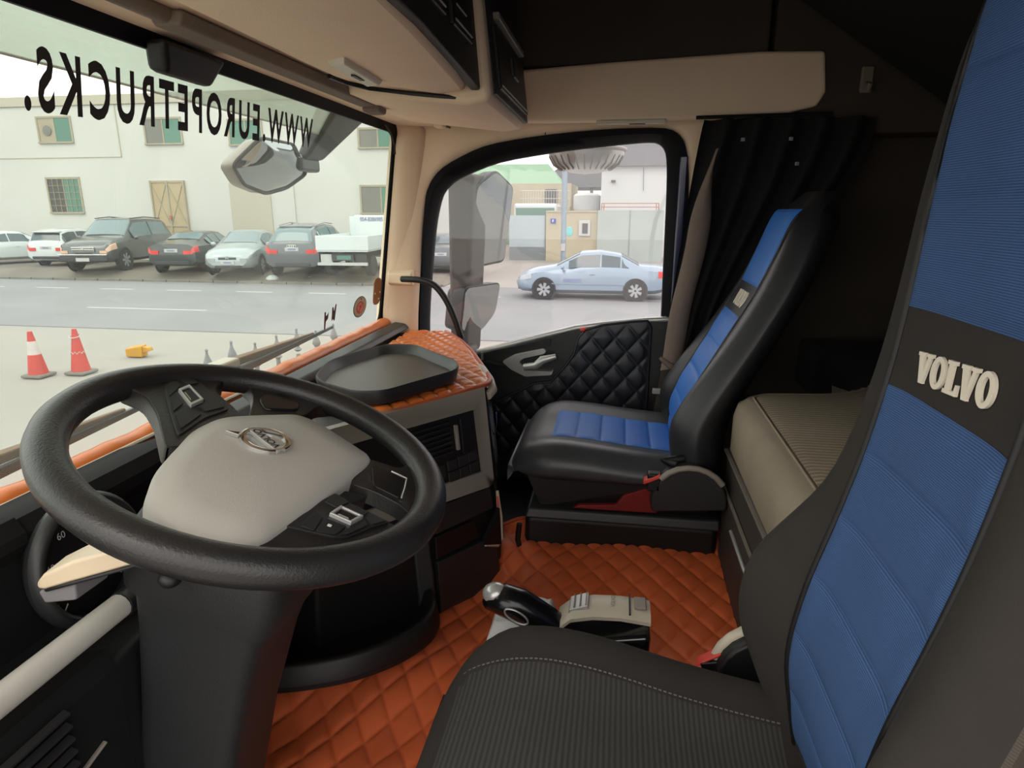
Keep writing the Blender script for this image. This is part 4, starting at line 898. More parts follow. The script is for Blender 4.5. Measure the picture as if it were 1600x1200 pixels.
# kerb mirror above the door
km = thing('kerb_mirror', 'round kerb mirror mounted above the passenger window outside', 'mirror', (2.62, .14, 1.25))
rings = []
for k, (rr, zz) in enumerate(((.145, 1.28), (.143, 1.255), (.125, 1.225), (.095, 1.205), (.05, 1.192), (.01, 1.188))):
    rings.append([(2.62 + rr * .95 * math.cos(2 * math.pi * j / 36), .14 + rr * math.sin(2 * math.pi * j / 36), zz) for j in range(36)])
MB().loft(rings).build('mirror_bowl', 'silver', km, smooth=60)
MB().tube([(2.62 + .14 * math.cos(2 * math.pi * j / 36), .14 + .147 * math.sin(2 * math.pi * j / 36), 1.275) for j in range(36)], .008, 8, closed=True).build('bowl_rim', 'grey_trim', km, smooth=60)
rb_ = MB()
for j in range(28):
    a = 2 * math.pi * j / 28
    rb_.tube([(2.62 + r_ * .95 * math.cos(a), .14 + r_ * math.sin(a), z_ - .002) for r_, z_ in ((.142, 1.255), (.125, 1.224), (.095, 1.204))], .0025, 4)
rb_.build('bowl_ribs', 'grey_trim', km)
MB().hexa([(2.50, .04, 1.275), (2.74, .04, 1.275), (2.74, .24, 1.275), (2.50, .24, 1.275)], [(2.46, .06, 1.34), (2.70, .06, 1.36), (2.70, .22, 1.36), (2.46, .22, 1.34)]).build('mirror_mount', 'grey_trim', km, bevel=.02)
# wipers
def wiper(x0, x1, z0, z1, label):
    w = thing('wiper', label, 'wiper', ((x0 + x1) / 2, .96, z0), 'windscreen wipers')
    MB().hexa([(x0, .955, z0 - .012), (x0, .99, z0 - .012), (x0, .99, z0 + .014), (x0, .955, z0 + .014)], [(x1, .925, z1 - .004), (x1, .935, z1 - .004), (x1, .935, z1 + .004), (x1, .925, z1 + .004)]).build('wiper_arm', 'brown_dust', w, bevel=.003)
    MB().hexa([(x0 + .12, .925, z0 - .022), (x0 + .12, .937, z0 - .022), (x0 + .12, .937, z0 - .004), (x0 + .12, .925, z0 - .004)], [(x1 + .12, .918, z1 - .004), (x1 + .12, .924, z1 - .004), (x1 + .12, .924, z1 + .004), (x1 + .12, .918, z1 + .004)]).build('wiper_blade', 'black', w)
    MB().box((x0 + .10, .965, z0), (.10, .045, .03), 0).build('wiper_clip', 'beige_plastic', w, bevel=.006)
    return w
wiper(1.32, 1.85, .675, .682, 'dusty wiper in front of the passenger half of the windscreen')
wiper(.55, 1.05, .668, .68, 'dusty wiper seen through the steering wheel')

# ================================================================== street outside
G = -1.6
M['asphalt'] = mat('grey_asphalt', (128, 129, 131), 0.9, var=0.10, vs=.35, bump=.3, bs=40)
M['dusty'] = mat('dusty_paving', (147, 143, 137), 0.95, var=0.08, vs=.25, bump=.3, bs=30)
M['sand'] = mat('sandy_parking_ground', (114, 108, 99), 0.95, var=0.16, vs=.6, bump=.4, bs=25)
M['kerb'] = mat('worn_kerb_stone', (114, 110, 103), 0.9, var=.15, vs=2)
M['roadpaint'] = mat('white_road_paint', (177, 177, 176), 0.8)
M['wall_cream'] = mat('cream_painted_wall', (193, 193, 188), 0.9, var=.04, vs=.25, bump=.1, bs=12)
M['wall_band'] = mat('cream_wall_band', (177, 171, 156), 0.9, var=.05, vs=.3)
M['wall_white'] = mat('white_painted_wall', (189, 192, 192), 0.9, var=.03, vs=.3)
M['wall_grey'] = mat('grey_green_wall', (159, 169, 165), 0.9, var=.06, vs=.5)
M['wall_tan'] = mat('tan_compound_wall', (179, 171, 147), 0.9, var=.05, vs=.6)
M['green_pane'] = mat('green_tinted_pane', (76, 120, 104), 0.15, var=.06, vs=.4)
M['grey_pane'] = mat('dull_grey_pane', (112, 112, 107), 0.4, var=.06, vs=.4)
M['win_frame'] = mat('pale_window_frame', (156, 148, 129), 0.7)
M['grille_dark'] = mat('dark_window_grille', (74, 74, 72), 0.6)
M['tan_gate'] = mat('faded_tan_metal_gate', (169, 153, 120), 0.7, var=.08, vs=2)
M['gate_white'] = mat('white_sheet_gate', (165, 179, 184), 0.6, var=.03)
M['gate_low'] = mat('grey_sheet_gate', (120, 128, 131), 0.6, var=.06)
M['rust'] = mat('rust_red_railing', (160, 100, 88), 0.8)
M['pole'] = mat('pale_blue_lamp_post', (131, 147, 160), 0.5)
M['sign_blue'] = mat('blue_sign', (38, 62, 168), 0.4)
M['teal_paint'] = mat('teal_graffiti', (120, 200, 200), 0.8)
M['green_roof'] = mat('pale_green_roof', (122, 156, 127), 0.6)
M['grey_roof'] = mat('grey_roof', (110, 110, 116), 0.7)
M['cone_red'] = mat('faded_red_cone', (180, 52, 43), 0.5, var=.08)
M['cone_white'] = mat('cone_white_band', (188, 180, 177), 0.5)
M['yellow'] = mat('yellow_plastic_block', (185, 134, 19), 0.5)
M['fence'] = mat('grey_iron_fence', (126, 128, 130), 0.6)
M['litter'] = mat('white_litter', (180, 185, 185), 0.6)
M['tyre'] = mat('tyre_rubber', (48, 48, 49), 0.85)
M['alloy'] = mat('alloy_rim', (176, 180, 184), 0.3, 0.6, var=.02)
M['carglass'] = mat('dark_car_glass', (62, 78, 84), 0.08, var=.02, spec=.8)
M['carglass_l'] = mat('light_car_glass', (100, 120, 124), 0.08, var=.02, spec=.8)
M['car_white'] = mat('white_car_paint', (199, 206, 206), 0.25, var=.01, coat=.6)
M['car_silver'] = mat('silver_car_paint', (157, 168, 171), 0.3, .25, var=.01, coat=.6)
M['car_blue_silver'] = mat('blue_silver_car_paint', (133, 150, 166), 0.3, .2, var=.01, coat=.6)
M['car_grey'] = mat('dark_grey_car_paint', (74, 80, 80), 0.25, .1, var=.01, coat=.8)
M['car_black'] = mat('black_green_car_paint', (48, 56, 56), 0.2, .1, var=.01, coat=.8)
M['car_slate'] = mat('slate_car_paint', (84, 88, 94), 0.25, .1, var=.01, coat=.8)
M['lamp_red'] = mat('red_tail_lamp', (206, 46, 40), 0.2, coat=.5)
M['lamp_clear'] = mat('clear_head_lamp', (160, 168, 170), 0.12, .3, coat=.6)
M['lamp_amber'] = mat('amber_head_lamp', (206, 168, 140), 0.15, coat=.6)
M['bumper_dk'] = mat('black_bumper', (44, 46, 52), 0.5)
M['plate'] = mat('white_number_plate', (176, 177, 176), 0.5)
M['print_grey'] = mat('grey_print', (120, 130, 160), 0.7)

def gbox(x0, x1, y0, y1, z0, z1): return MB().box(((x0 + x1) / 2, (y0 + y1) / 2, (z0 + z1) / 2), (x1 - x0, y1 - y0, z1 - z0))
gr = struct(gbox(-60, 120, -120, 120, G - .3, G - .02).build('ground', 'dusty'), 'dusty paved ground in front of the truck', 'ground')
rd = struct(gbox(13.2, 22.75, -120, 120, G - .2, G).build('road', 'asphalt'), 'grey asphalt road across the view', 'road')
pk = struct(MB().hexa([(22.75, 6.2, G - .2), (29.6, 6.2, G - .2), (29.6, 120, G - .2), (22.75, 120, G - .2)], [(22.75, 6.2, G + .05), (29.6, 6.2, G + .05), (29.6, 120, G + .05), (22.75, 120, G + .05)]).hexa([(22.9, 6.2, G + .05), (29.6, 6.2, G + .05), (29.6, 120, G + .05), (22.9, 120, G + .05)], [(23.7, 6.6, G + .30), (29.6, 6.6, G + .30), (29.6, 120, G + .30), (23.7, 120, G + .30)]).build('parking_strip', 'sand'), 'sandy parking strip along the cream building', 'ground')
struct(gbox(22.75, 60, -120, 6.2, G - .2, G + .01).build('forecourt', 'dusty'), 'pale forecourt behind the silver sedan', 'ground')
for k in range(28):
    gbox(22.62, 22.85, 6.3 + k * 1.0, 7.27 + k * 1.0, G - .1, G + .09).build('kerb_stone', 'kerb', pk, bevel=.02)
# broken lane line, parallel to the truck
for k in range(14):
    y = -4.2 + k * 2.62
    gbox(20.15, 20.27, y, y + 1.30, G, G + .006).build('lane_dash', 'roadpaint', rd)
gbox(16.05, 16.15, 11.2, 14.9, G, G + .006).build('lane_dash', 'roadpaint', rd)

# ------------------------------------------------------------------ cream building on the left
bl = thing('cream_building', 'long cream painted building behind the parked cars', 'building', (34, 34, G))
gbox(29.5, 42, 9.3, 70, G, 5.95).build('facade', 'wall_cream', bl)
gbox(29.42, 42, 9.2, 70, 5.95, 6.40).build('parapet_band', 'wall_band', bl, bevel=.03)
gbox(29.47, 29.52, 24.0, 70, 3.58, 3.62).build('wall_groove', 'wall_band', bl)
gbox(29.47, 29.52, 23.98, 24.03, 3.6, 5.95).build('wall_groove', 'wall_band', bl)
def win(y0, y1, z0, z1, kind):
    f = MB(); t = .09
    w = gbox(29.40, 29.56, y0, y1, z0 - .07, z0).build('window', 'win_frame', bl)
    gbox(29.46, 29.56, y0, y1, z1, z1 + t).build('frame_head', 'win_frame', w); gbox(29.46, 29.56, y0, y0 + t, z0, z1).build('frame_jamb', 'win_frame', w); gbox(29.46, 29.56, y1 - t, y1, z0, z1).build('frame_jamb', 'win_frame', w)
    ym = (y0 + y1) / 2
    gbox(29.485, 29.53, y0 + t, ym, z0, z1).build('pane', 'green_pane', w)
    gbox(29.485, 29.53, ym, y1 - t, z0, z1).build('pane', {'fan': 'win_frame', 'grey': 'grey_pane', 'grille': 'grille_dark', 'green': 'green_pane'}[kind], w)
    gbox(29.47, 29.53, ym - .03, ym + .03, z0, z1).build('mullion', 'win_frame', w)
    if kind == 'fan':
        MB().lathe([(.0005, 0), (.22, 0), (.24, .03), (.0005, .05)], 20, Matrix.Translation((29.48, ym + .42, (z0 + z1) / 2 - .02)) @ Matrix.Rotation(math.radians(-90), 4, 'Y')).build('exhaust_fan', 'grey_pane', w, smooth=40)
    if kind == 'grille':
        for k in range(7): gbox(29.46, 29.48, y0 + t + k * (y1 - y0 - 2 * t) / 6 - .012, y0 + t + k * (y1 - y0 - 2 * t) / 6 + .012, z0, z1).build('grille_bar', 'win_frame', w)
        for k in range(6): gbox(29.455, 29.475, y0 + t, y1 - t, z0 + k * (z1 - z0) / 5 - .01, z0 + k * (z1 - z0) / 5 + .01).build('grille_bar', 'win_frame', w)
win(26.45, 28.4, 4.33, 5.42, 'fan'); win(20.6, 22.6, 4.18, 5.25, 'grey'); win(16.5, 18.25, 4.07, 5.1, 'green'); win(26.5, 28.45, 1.0, 2.6, 'grille')
win(10.0, 11.9, 3.85, 4.6, 'grey'); win(9.9, 11.95, .98, 2.13, 'grey')
# tan double gate
gt = gbox(29.42, 29.55, 20.80, 22.65, G, 2.48).build('tan_gate_leaf', 'tan_gate', bl)
for y in (20.85, 21.72, 22.60): gbox(29.38, 29.44, y - .04, y + .04, G, 2.48).build('gate_stile', 'win_frame', gt)
for z in (2.42, .35, -.6): gbox(29.39, 29.44, 20.82, 22.62, z - .04, z + .04).build('gate_rail', 'win_frame', gt)
for (ya, yb) in ((20.88, 21.70), (21.75, 22.58)):
    for (za, zb_) in ((.38, 2.38), (2.38, .38)): MB().tube([(29.41, ya, za), (29.41, yb, zb_)], .02, 6).build('gate_brace', 'win_frame', gt)
MB().box((29.36, 21.70, .75), (.05, .12, .18)).build('gate_lock', 'rust', gt)
gbox(29.46, 29.53, 16.4, 18.5, G, 2.36).build('blind_recess', 'wall_band', bl, bevel=.02)
gbox(29.44, 29.5, 15.2, 16.2, G, 2.3).build('pier', 'wall_cream', bl)
gbox(29.40, 29.5, 9.3, 9.9, 5.0, 5.2).build('canopy_edge', 'green_roof', bl)

# ------------------------------------------------------------------ compound seen through the door window
cw = thing('compound_wall', 'tan compound wall beside the white sheet gate', 'wall', (36, 2.5, G))
gbox(36.0, 36.4, 1.22, 4.0, G, 1.0).build('wall_body', 'wall_tan', cw)
gbox(35.95, 36.45, 1.22, 4.0, 1.0, 1.08).build('wall_coping', 'wall_tan', cw)
mb_ = gbox(35.88, 36.0, 1.59, 2.2, -.24, .57).build('meter_box', 'wall_white', cw, bevel=.01)
gbox(35.85, 35.89, 1.72, 2.02, -.12, .42).build('meter_window', 'grille_dark', mb_)
sg = gbox(35.93, 36.0, 3.47, 3.74, .42, .66).build('number_sign', 'sign_blue', cw)
vs, fs = text_mesh('F', .2, .004); MB().add([Vector((35.925, 3.66 - p.x, .47 + p.y)) for p in vs], fs).build('sign_letter', 'white', sg)
MB().ball((35.99, 2.72, -.02), (.02, .2, .26)).build('graffiti_patch', 'teal_paint', cw, smooth=180)
sg2 = thing('sheet_gate', 'pale blue sliding sheet gate across the yard entrance', 'gate', (36.1, 5, G))
gbox(36.05, 36.15, 4.08, 6.05, -.86, .83).build('upper_sheet', 'gate_white', sg2); gbox(36.05, 36.15, 4.08, 6.05, G, -.86).build('lower_sheet', 'gate_low', sg2)
gbox(36.0, 36.2, 4.02, 4.08, G, .86).build('gate_post', 'gate_low', sg2)
gw = thing('grey_yard_wall', 'tall grey green yard wall with rust red railing on top', 'wall', (36, -1, G))
gbox(35.7, 36.1, -2.25, 1.2, G, 1.10).build('wall_panel', 'wall_grey', gw); gbox(35.68, 36.12, -.52, -.48, G, 1.10).build('panel_joint', 'gate_low', gw)
for z in (1.26, 1.45): MB().tube([(35.9, 1.0, z), (35.9, -1.95, z)], .025, 6).build('rail_bar', 'rust', gw)
for y in (1.02, .9, -1.85, -1.97): MB().tube([(35.9, y, 1.08), (35.9, y * .99, 1.47)], .025, 6).build('rail_post', 'rust', gw)
ww = thing('white_warehouse', 'white warehouse wall behind the grey yard wall', 'building', (42, -6, G))
gbox(40, 52, -20, 1.2, G, 3.58).build('warehouse_wall', 'wall_white', ww); gbox(39.7, 52, -20, 1.2, 3.58, 6.0).build('roof_fascia', 'grey_roof', ww)
MB().tube([(39.95, -1.2, 3.5), (39.95, -1.25, 2.2)], .02, 6).build('hanging_cable', 'gate_low', ww)
MB().box((39.9, .5, 2.75), (.2, .25, .12)).build('wall_lamp', 'grille_dark', ww)
# yard beyond the gate: bus, shed, tank, balcony
bs = thing('white_bus', 'white bus front behind the sheet gate', 'bus', (40, 5.2, G))
gbox(39.5, 43.2, 3.75, 6.35, G + .3, 1.5).build('bus_body', 'car_white', bs, bevel=.15); gbox(39.42, 39.52, 3.9, 6.2, -.2, 1.25).build('bus_windscreen', 'green_pane', bs, bevel=.02)
for y in (4.1, 6.0): MB().lathe([(.0005, -.12), (.45, -.12), (.48, -.08), (.48, .08), (.45, .12), (.0005, .12)], 20, Matrix.Translation((41, y, G + .46)) @ Matrix.Rotation(math.radians(90), 4, 'X')).build('bus_wheel', 'tyre', bs, smooth=40)
bh = thing('yard_house', 'cream yard house with white balcony railing behind the bus', 'building', (47, 4, G))
gbox(46.1, 53, 3.4, 7.6, G, 2.9).build('house_wall', 'wall_tan', bh)
for k in range(19): MB().tube([(43.8, 3.35 + k * .17, 1.35), (43.8, 3.35 + k * .17, 2.35)], .015, 4).build('baluster', 'wall_white', bh)
for z in (1.36, 1.85, 2.35): MB().tube([(43.8, 3.3, z), (43.8, 6.6, z)], .025, 6).build('railing_rail', 'wall_white', bh)
gbox(43.7, 46, 3.3, 6.6, 1.1, 1.34).build('balcony_slab', 'wall_tan', bh); gbox(44.3, 44.6, 3.35, 6.55, G, 1.1).build('balcony_pier', 'wall_tan', bh)
gbox(45.9, 46.05, 4.4, 5.2, 1.4, 2.5).build('house_window', 'grille_dark', bh)
sh = thing('green_shed', 'shed with pale green pitched roof in the yard', 'shed', (56, 8, G))
gbox(54, 60, 5.0, 12.5, G, 3.0).build('shed_wall', 'green_roof', sh)
MB().hexa([(53.6, 4.6, 3.0), (60.4, 4.6, 3.0), (60.4, 12.8, 3.0), (53.6, 12.8, 3.0)], [(56.9, 6.2, 4.9), (57.1, 6.2, 4.9), (57.1, 12.6, 4.9), (56.9, 12.6, 4.9)]).build('shed_roof', 'green_roof', sh)
tk_ = thing('water_tank', 'white water tank on the yard roof', 'tank', (45, 1.6, 1.2))
MB().lathe([(.0005, 0), (.85, 0), (.9, .05), (.9, 1.0), (.75, 1.12), (.0005, 1.2)], 24, Matrix.Translation((44.8, 2.25, 1.05))).build('tank_shell', 'wall_white', tk_, smooth=40)
MB().box((44.8, 2.2, .0), (1.4, 1.3, 2.1)).build('tank_plinth', 'wall_tan', tk_)
MB().box((44.8, 2.2, -1.2), (1.2, 1.2, .8)).build('tank_footing', 'wall_tan', tk_)
gro = thing('grey_roof_shed', 'grey roofed open shed behind the water tank', 'shed', (62, 2, G))
MB().hexa([(60, -3, 3.1), (70, -3, 3.1), (70, 8, 3.1), (60, 8, 3.1)], [(60, -3, 4.9), (70, -3, 4.9), (70, 5.4, 4.9), (60, 5.4, 4.9)]).build('roof_slope', 'grey_roof', gro)
for y in (-2.5, 0, 2.5, 5): gbox(60.2, 60.5, y, y + .3, G, 3.1).build('shed_post', 'grey_roof', gro)
lp = thing('lamp_post', 'pale blue lamp post by the tan wall', 'lamp post', (34, 2.85, G))
MB().tube([(34, 2.86, G), (34, 2.86, 5.2)], .14, 14).build('post', 'pole', lp, smooth=60)
MB().box((33.84, 2.86, -.75), (.04, .22, .36)).build('post_notice', 'plate', lp)

# ------------------------------------------------------------------ small things on the street
def cone(x, y, lean, label, banded):
    c = thing('traffic_cone', label, 'cone', (x, y, G), 'traffic cones')
    MB().box((x, y, G + .02), (.36, .36, .05)).build('cone_base', 'kerb', c, bevel=.02)
    def fr_(z): return Matrix.Translation((x + lean * z, y + .03 * z, G + .03 + z))
    bands = [(.0, .34, 'cone_red'), (.34, .56, 'cone_white' if banded else 'cone_red'), (.56, .72, 'cone_red')]
    for z0, z1, m in bands:
        r0, r1 = lerp(.15, .035, z0 / .72), lerp(.15, .035, z1 / .72)
        MB().loft([[fr_(z) @ Vector((r * math.cos(2 * math.pi * k / 20), r * math.sin(2 * math.pi * k / 20), 0)) for k in range(20)] for z, r in ((z0, r0), (z1, r1))]).build('cone_band', m, c, smooth=40)
    if not banded:
        MB().tube([fr_(.60) @ Vector((.085 * math.cos(2 * math.pi * k / 20), .085 * math.sin(2 * math.pi * k / 20), .02 * math.cos(2 * math.pi * k / 20))) for k in range(20)], .008, 6, closed=True).build('cone_collar', 'cone_white', c, smooth=60)
        MB().tube([fr_(.33) @ Vector((.105 * math.cos(2 * math.pi * k / 20), .105 * math.sin(2 * math.pi * k / 20), .02 * math.sin(3 * k))) for k in range(20)], .006, 6, closed=True).build('torn_band', 'cone_white', c, smooth=60)
    return c
cone(8.98, 9.45, .0, 'red traffic cone with a wide white band', True); cone(9.28, 8.92, .03, 'faded plain red traffic cone with a thin white collar', False)
yb = thing('yellow_block', 'yellow plastic block lying on the pavement past the cones', 'block', (10.6, 8.95, G))
MB().hexa([(10.5, 9.08, G), (10.5, 8.74, G), (10.72, 8.78, G), (10.72, 9.1, G)], [(10.5, 9.08, G + .15), (10.5, 8.72, G + .22), (10.72, 8.78, G + .22), (10.72, 9.1, G + .17)]).build('block_body', 'yellow', yb, bevel=.02)
MB().hexa([(10.53, 8.74, G + .08), (10.53, 8.60, G + .12), (10.66, 8.60, G + .12), (10.66, 8.74, G + .08)], [(10.53, 8.74, G + .20), (10.53, 8.62, G + .18), (10.66, 8.62, G + .18), (10.66, 8.74, G + .20)]).build('block_nose', 'yellow', yb, bevel=.01)
fc = thing('iron_fence', 'grey iron fence with pointed finials just ahead of the truck', 'fence', (3.4, 2.2, G))
for i in range(7):
    x = 3.08 + i * .145; y = 2.17 - i * .055
    p = MB().tube([(x, y, G), (x, y, .19)], .013, 6).build('fence_post', 'fence', fc)
    MB().lathe([(.012, 0), (.026, .012), (.014, .024), (.010, .03), (.026, .055), (.022, .075), (.009, .11), (.006, .13), (.010, .138), (.001, .148)], 10, Matrix.Translation((x, y, .19 + .02 * math.sin(i * 2.1)))).build('finial', 'fence', p, smooth=50)
for z in (-.05, -1.2): MB().tube([(3.04, 2.185, z), (4.0, 1.82, z)], .016, 6).build('fence_rail', 'fence', fc)
for i, (x, y, r) in enumerate(((23.2, 13.15, .18), (23.4, 11.7, .12))):
    lb = MB(); lb.grid(14, 9, lambda u, v: Vector((x + r * math.cos(2 * math.pi * u) * math.sin(math.pi * (.01 + .98 * v)) * (1 + .2 * math.sin(7 * u * 6.28)), y + 1.5 * r * math.sin(2 * math.pi * u) * math.sin(math.pi * (.01 + .98 * v)), G + .12 + r * .7 * math.cos(math.pi * v) * (1 + .25 * math.sin(9 * u)))))
    tag(lb.build('litter_bag', 'litter', smooth=180), ['larger crumpled white litter bag on the kerb', 'smaller flat white litter bag on the kerb'][i], 'litter', 'litter bags')

# ================================================================== vehicles
SEDAN = [(-2.28, .38, .72, .80, .66, .60), (-2.22, .28, .86, .99, .80, .68), (-1.95, .22, .90, 1.04, .86, .70), (-1.50, .20, .92, 1.06, .88, .66), (-.85, .20, .94, 1.40, .88, .56), (-.30, .20, .94, 1.475, .88, .56), (.30, .20, .93, 1.44, .88, .56), (1.12, .20, .90, 1.02, .88, .68), (1.70, .22, .82, .93, .86, .68), (2.12, .25, .70, .80, .80, .64), (2.28, .34, .58, .64, .64, .52)]
HATCH = [(-1.88, .38, .70, .78, .66, .58), (-1.84, .28, .88, 1.02, .78, .64), (-1.66, .22, .92, 1.40, .82, .56), (-1.30, .20, .92, 1.49, .83, .58), (-.40, .20, .91, 1.51, .83, .58), (.20, .20, .90, 1.46, .83, .57), (1.00, .20, .88, 1.02, .82, .64), (1.50, .22, .80, .90, .80, .62), (1.80, .26, .68, .76, .74, .58), (1.90, .36, .56, .62, .60, .48)]
SUV = [(-2.40, .42, .88, .98, .74, .66), (-2.36, .34, 1.02, 1.16, .90, .78), (-2.18, .30, 1.08, 1.66, .94, .66), (-1.80, .30, 1.10, 1.79, .95, .70), (-.60, .30, 1.10, 1.85, .95, .70), (.35, .30, 1.08, 1.80, .95, .68), (1.10, .30, 1.06, 1.20, .95, .76), (1.80, .32, 1.00, 1.12, .94, .78), (2.22, .34, .92, 1.02, .90, .76), (2.36, .40, .76, .84, .78, .66)]
COUPE = [(-2.40, .40, .74, .82, .68, .60), (-2.35, .30, .92, 1.02, .82, .68), (-2.05, .24, .94, 1.06, .88, .66), (-1.55, .22, .95, 1.14, .90, .62), (-.80, .20, .95, 1.38, .91, .55), (-.20, .20, .94, 1.43, .91, .55), (.30, .20, .93, 1.40, .91, .55), (1.20, .20, .90, 1.00, .90, .68), (1.85, .22, .80, .90, .88, .68), (2.25, .26, .68, .76, .82, .64), (2.40, .36, .56, .62, .66, .52)]
CROSS = [(-2.40, .40, .82, .92, .74, .64), (-2.36, .32, 1.02, 1.12, .90, .74), (-2.10, .28, 1.06, 1.52, .95, .62), (-1.70, .26, 1.06, 1.64, .97, .66), (-.60, .26, 1.05, 1.72, .97, .66), (.30, .26, 1.04, 1.66, .97, .65), (1.20, .28, 1.00, 1.14, .96, .74), (1.90, .30, .92, 1.02, .94, .74), (2.28, .32, .80, .90, .88, .70), (2.42, .40, .66, .72, .74, .60)]
def car_ring(s):
    y, zb, zl, zt, w, wt = s
    h = [(.80 * w, zb), (w, zb + .12), (w * 1.0, lerp(zb + .12, zl, .55)), (w * .965, zl), (wt, zt - .05), (wt * .86, zt - .005), (0, zt + .012)]
    return [Vector((-x, y, z)) for x, z in h] + [Vector((x, y, z)) for x, z in h[-2::-1]]
def make_car(name, label, tab, paint, roofi, glassm='carglass', front='lamp_clear', rear='lamp_red', wheelr=.32, grp='parked vehicles', axle=None, spoiler=False, rails=False, rim='alloy'):
    root = thing(name, label, 'car', (0, 0, 0), grp)
    R = [car_ring(s) for s in tab]
    body = MB().loft(R).build('body', paint, root, smooth=40)
    ic, i0, i1, ir = roofi            # cowl, roof front, roof rear, rear-glass base station indices (tab runs rear to front)
    def surf(s, k):
        i = min(int(s), len(R) - 2); j = min(int(k), 11); fs_, fk = s - i, k - j
        return R[i][j].lerp(R[i][j + 1], fk).lerp(R[i + 1][j].lerp(R[i + 1][j + 1], fk), fs_)
    def patch(s0, s1, k0, k1, nm, m, par, n=8, taper=0.0, off=.012, mb=None):
        def fn(u, v):
            s = lerp(s0, s1, u); k = lerp(k0, k1, v)
            p = surf(s, k); e = .02
            du = surf(min(s + e, len(R) - 1.001), k) - surf(max(s - e, 0), k); dk = surf(s, min(k + e, 12)) - surf(s, max(k - e, 0))
            nrm = du.cross(dk).normalized(); c = Vector((0, p.y, .7))
            if nrm.dot(p - c) < 0: nrm = -nrm
            return p + nrm * off
        return (mb or MB()).grid(n, n, fn).build(nm, m, par, smooth=40)
    patch(i0 + .06, ic - .10, 4.25, 7.75, 'windscreen', glassm, root); patch(ir + .10, i1 - .10, 4.25, 7.75, 'rear_window', glassm, root)
    mid = (i0 + i1) / 2
    for k0, k1 in ((3.15, 3.88), (8.85, 8.12)):
        patch(mid + .04, i0 + .45, k0, k1, 'side_window', glassm, root); patch(i1 - .05, mid - .04, k0, k1, 'side_window', glassm, root)
        if ir < i1 - .5: patch(max(ir, i1 - 1) + .55, i1 - .12, k0, lerp(k0, k1, .9), 'quarter_window', glassm, root)
    L0, L1 = tab[0][0], tab[-1][0]; W = max(s[4] for s in tab)
    ax = axle or (L1 - .86, L0 + .92)
    for sy in ax:
        for s in (-1, 1):
            mt_ = Matrix.Translation((s * (W - .10), sy, wheelr)) @ Matrix.Rotation(math.radians(90 * s), 4, 'Y')
            MB().lathe([(.0005, .085), (wheelr + .055, .085), (wheelr + .055, .112), (.0005, .112)], 24, mt_).build('wheel_arch', 'bumper_dk', body, smooth=40)
            wh = MB().lathe([(wheelr * .66, -.10), (wheelr * .95, -.10), (wheelr, -.07), (wheelr, .09), (wheelr * .95, .125), (wheelr * .66, .125), (wheelr * .64, .10)], 28, mt_, close=True).build('wheel', 'tyre', root, smooth=50)
            rm = MB().lathe([(.0005, .085), (wheelr * .66, .085), (wheelr * .66, .10), (wheelr * .62, .118), (wheelr * .60, .09), (.0005, .09)], 28, mt_); rm.build('rim', 'bumper_dk', wh, smooth=40)
            sp_ = MB()
            for q in range(7):
                a = 2 * math.pi * q / 7; Rz = Matrix.Rotation(a, 4, 'Z')
                sp_.add([mt_ @ Rz @ Vector(p) for p in ((-.03, .03, .095), (.03, .03, .095), (.045, wheelr * .63, .118), (-.045, wheelr * .63, .118), (-.03, .03, .122), (.03, .03, .122), (.045, wheelr * .63, .126), (-.045, wheelr * .63, .126))], [(0, 1, 2, 3), (4, 5, 6, 7), (0, 1, 5, 4), (1, 2, 6, 5), (2, 3, 7, 6), (3, 0, 4, 7)])
            sp_.build('rim_spokes', rim, wh)
    zf, zr = tab[-3][2], tab[1][2]
    wf, wr2 = tab[-2][4], tab[1][4]
    for s in (-1, 1):
        nst = len(R) - 1
        kf = (2.25, 3.15) if s < 0 else (9.75, 8.85)
        lampm = MB(); lampm.box((s * (tab[-1][4] - .10), L1 - .005, tab[-1][2] - .055), (.24, .05, .10))
        patch(nst - 1.75, nst - .08, kf[0], kf[1], 'head_lamp', front, body, 8, 0, .014, lampm)
        lampm = MB(); lampm.box((s * (tab[0][4] - .12), L0 - .002, tab[0][2] + .0), (.26, .05, .13))
        patch(.08, 1.75, kf[0], kf[1], 'tail_lamp', rear, body, 8, 0, .014, lampm)
        zl = tab[i0][2]; MB().ball((s * (W + .10), tab[ic][0] - .28, zl + .07), (.10, .05, .07)).build('door_mirror', paint, body, smooth=180)
        MB().box((s * (W + .002), -.05, lerp(.3, zl, .78)), (.02, .16, .025)).build('door_handle', paint, body, bevel=.005)
    zpf = tab[-1][1]
    pf = MB().box((0, L1 + .012, zpf + .10), (.46, .03, .12)).build('number_plate', 'plate', body, bevel=.006)
    MB().box((.0, L1 + .03, zpf + .10), (.26, .004, .05)).build('plate_print', 'print_grey', pf)
    MB().box((0, L1 - .015, zpf + .235), (.60, .06, .075)).build('grille', 'bumper_dk', body, bevel=.01)
    MB().box((0, L1 - .05, zpf - .02), (.9, .10, .09)).build('lower_intake', 'bumper_dk', body, bevel=.02)
    pr_ = MB().box((0, L0 - .012 + .03, zr - .12), (.46, .05, .12)).build('number_plate', 'plate', body, bevel=.006)
    MB().box((.0, L0 - .009, zr - .12), (.26, .004, .05)).build('plate_print', 'print_grey', pr_)
    MB().box((0, L0 + .04, tab[0][1] - .02), (1.2, .12, .12)).build('rear_diffuser', 'bumper_dk', body, bevel=.02)
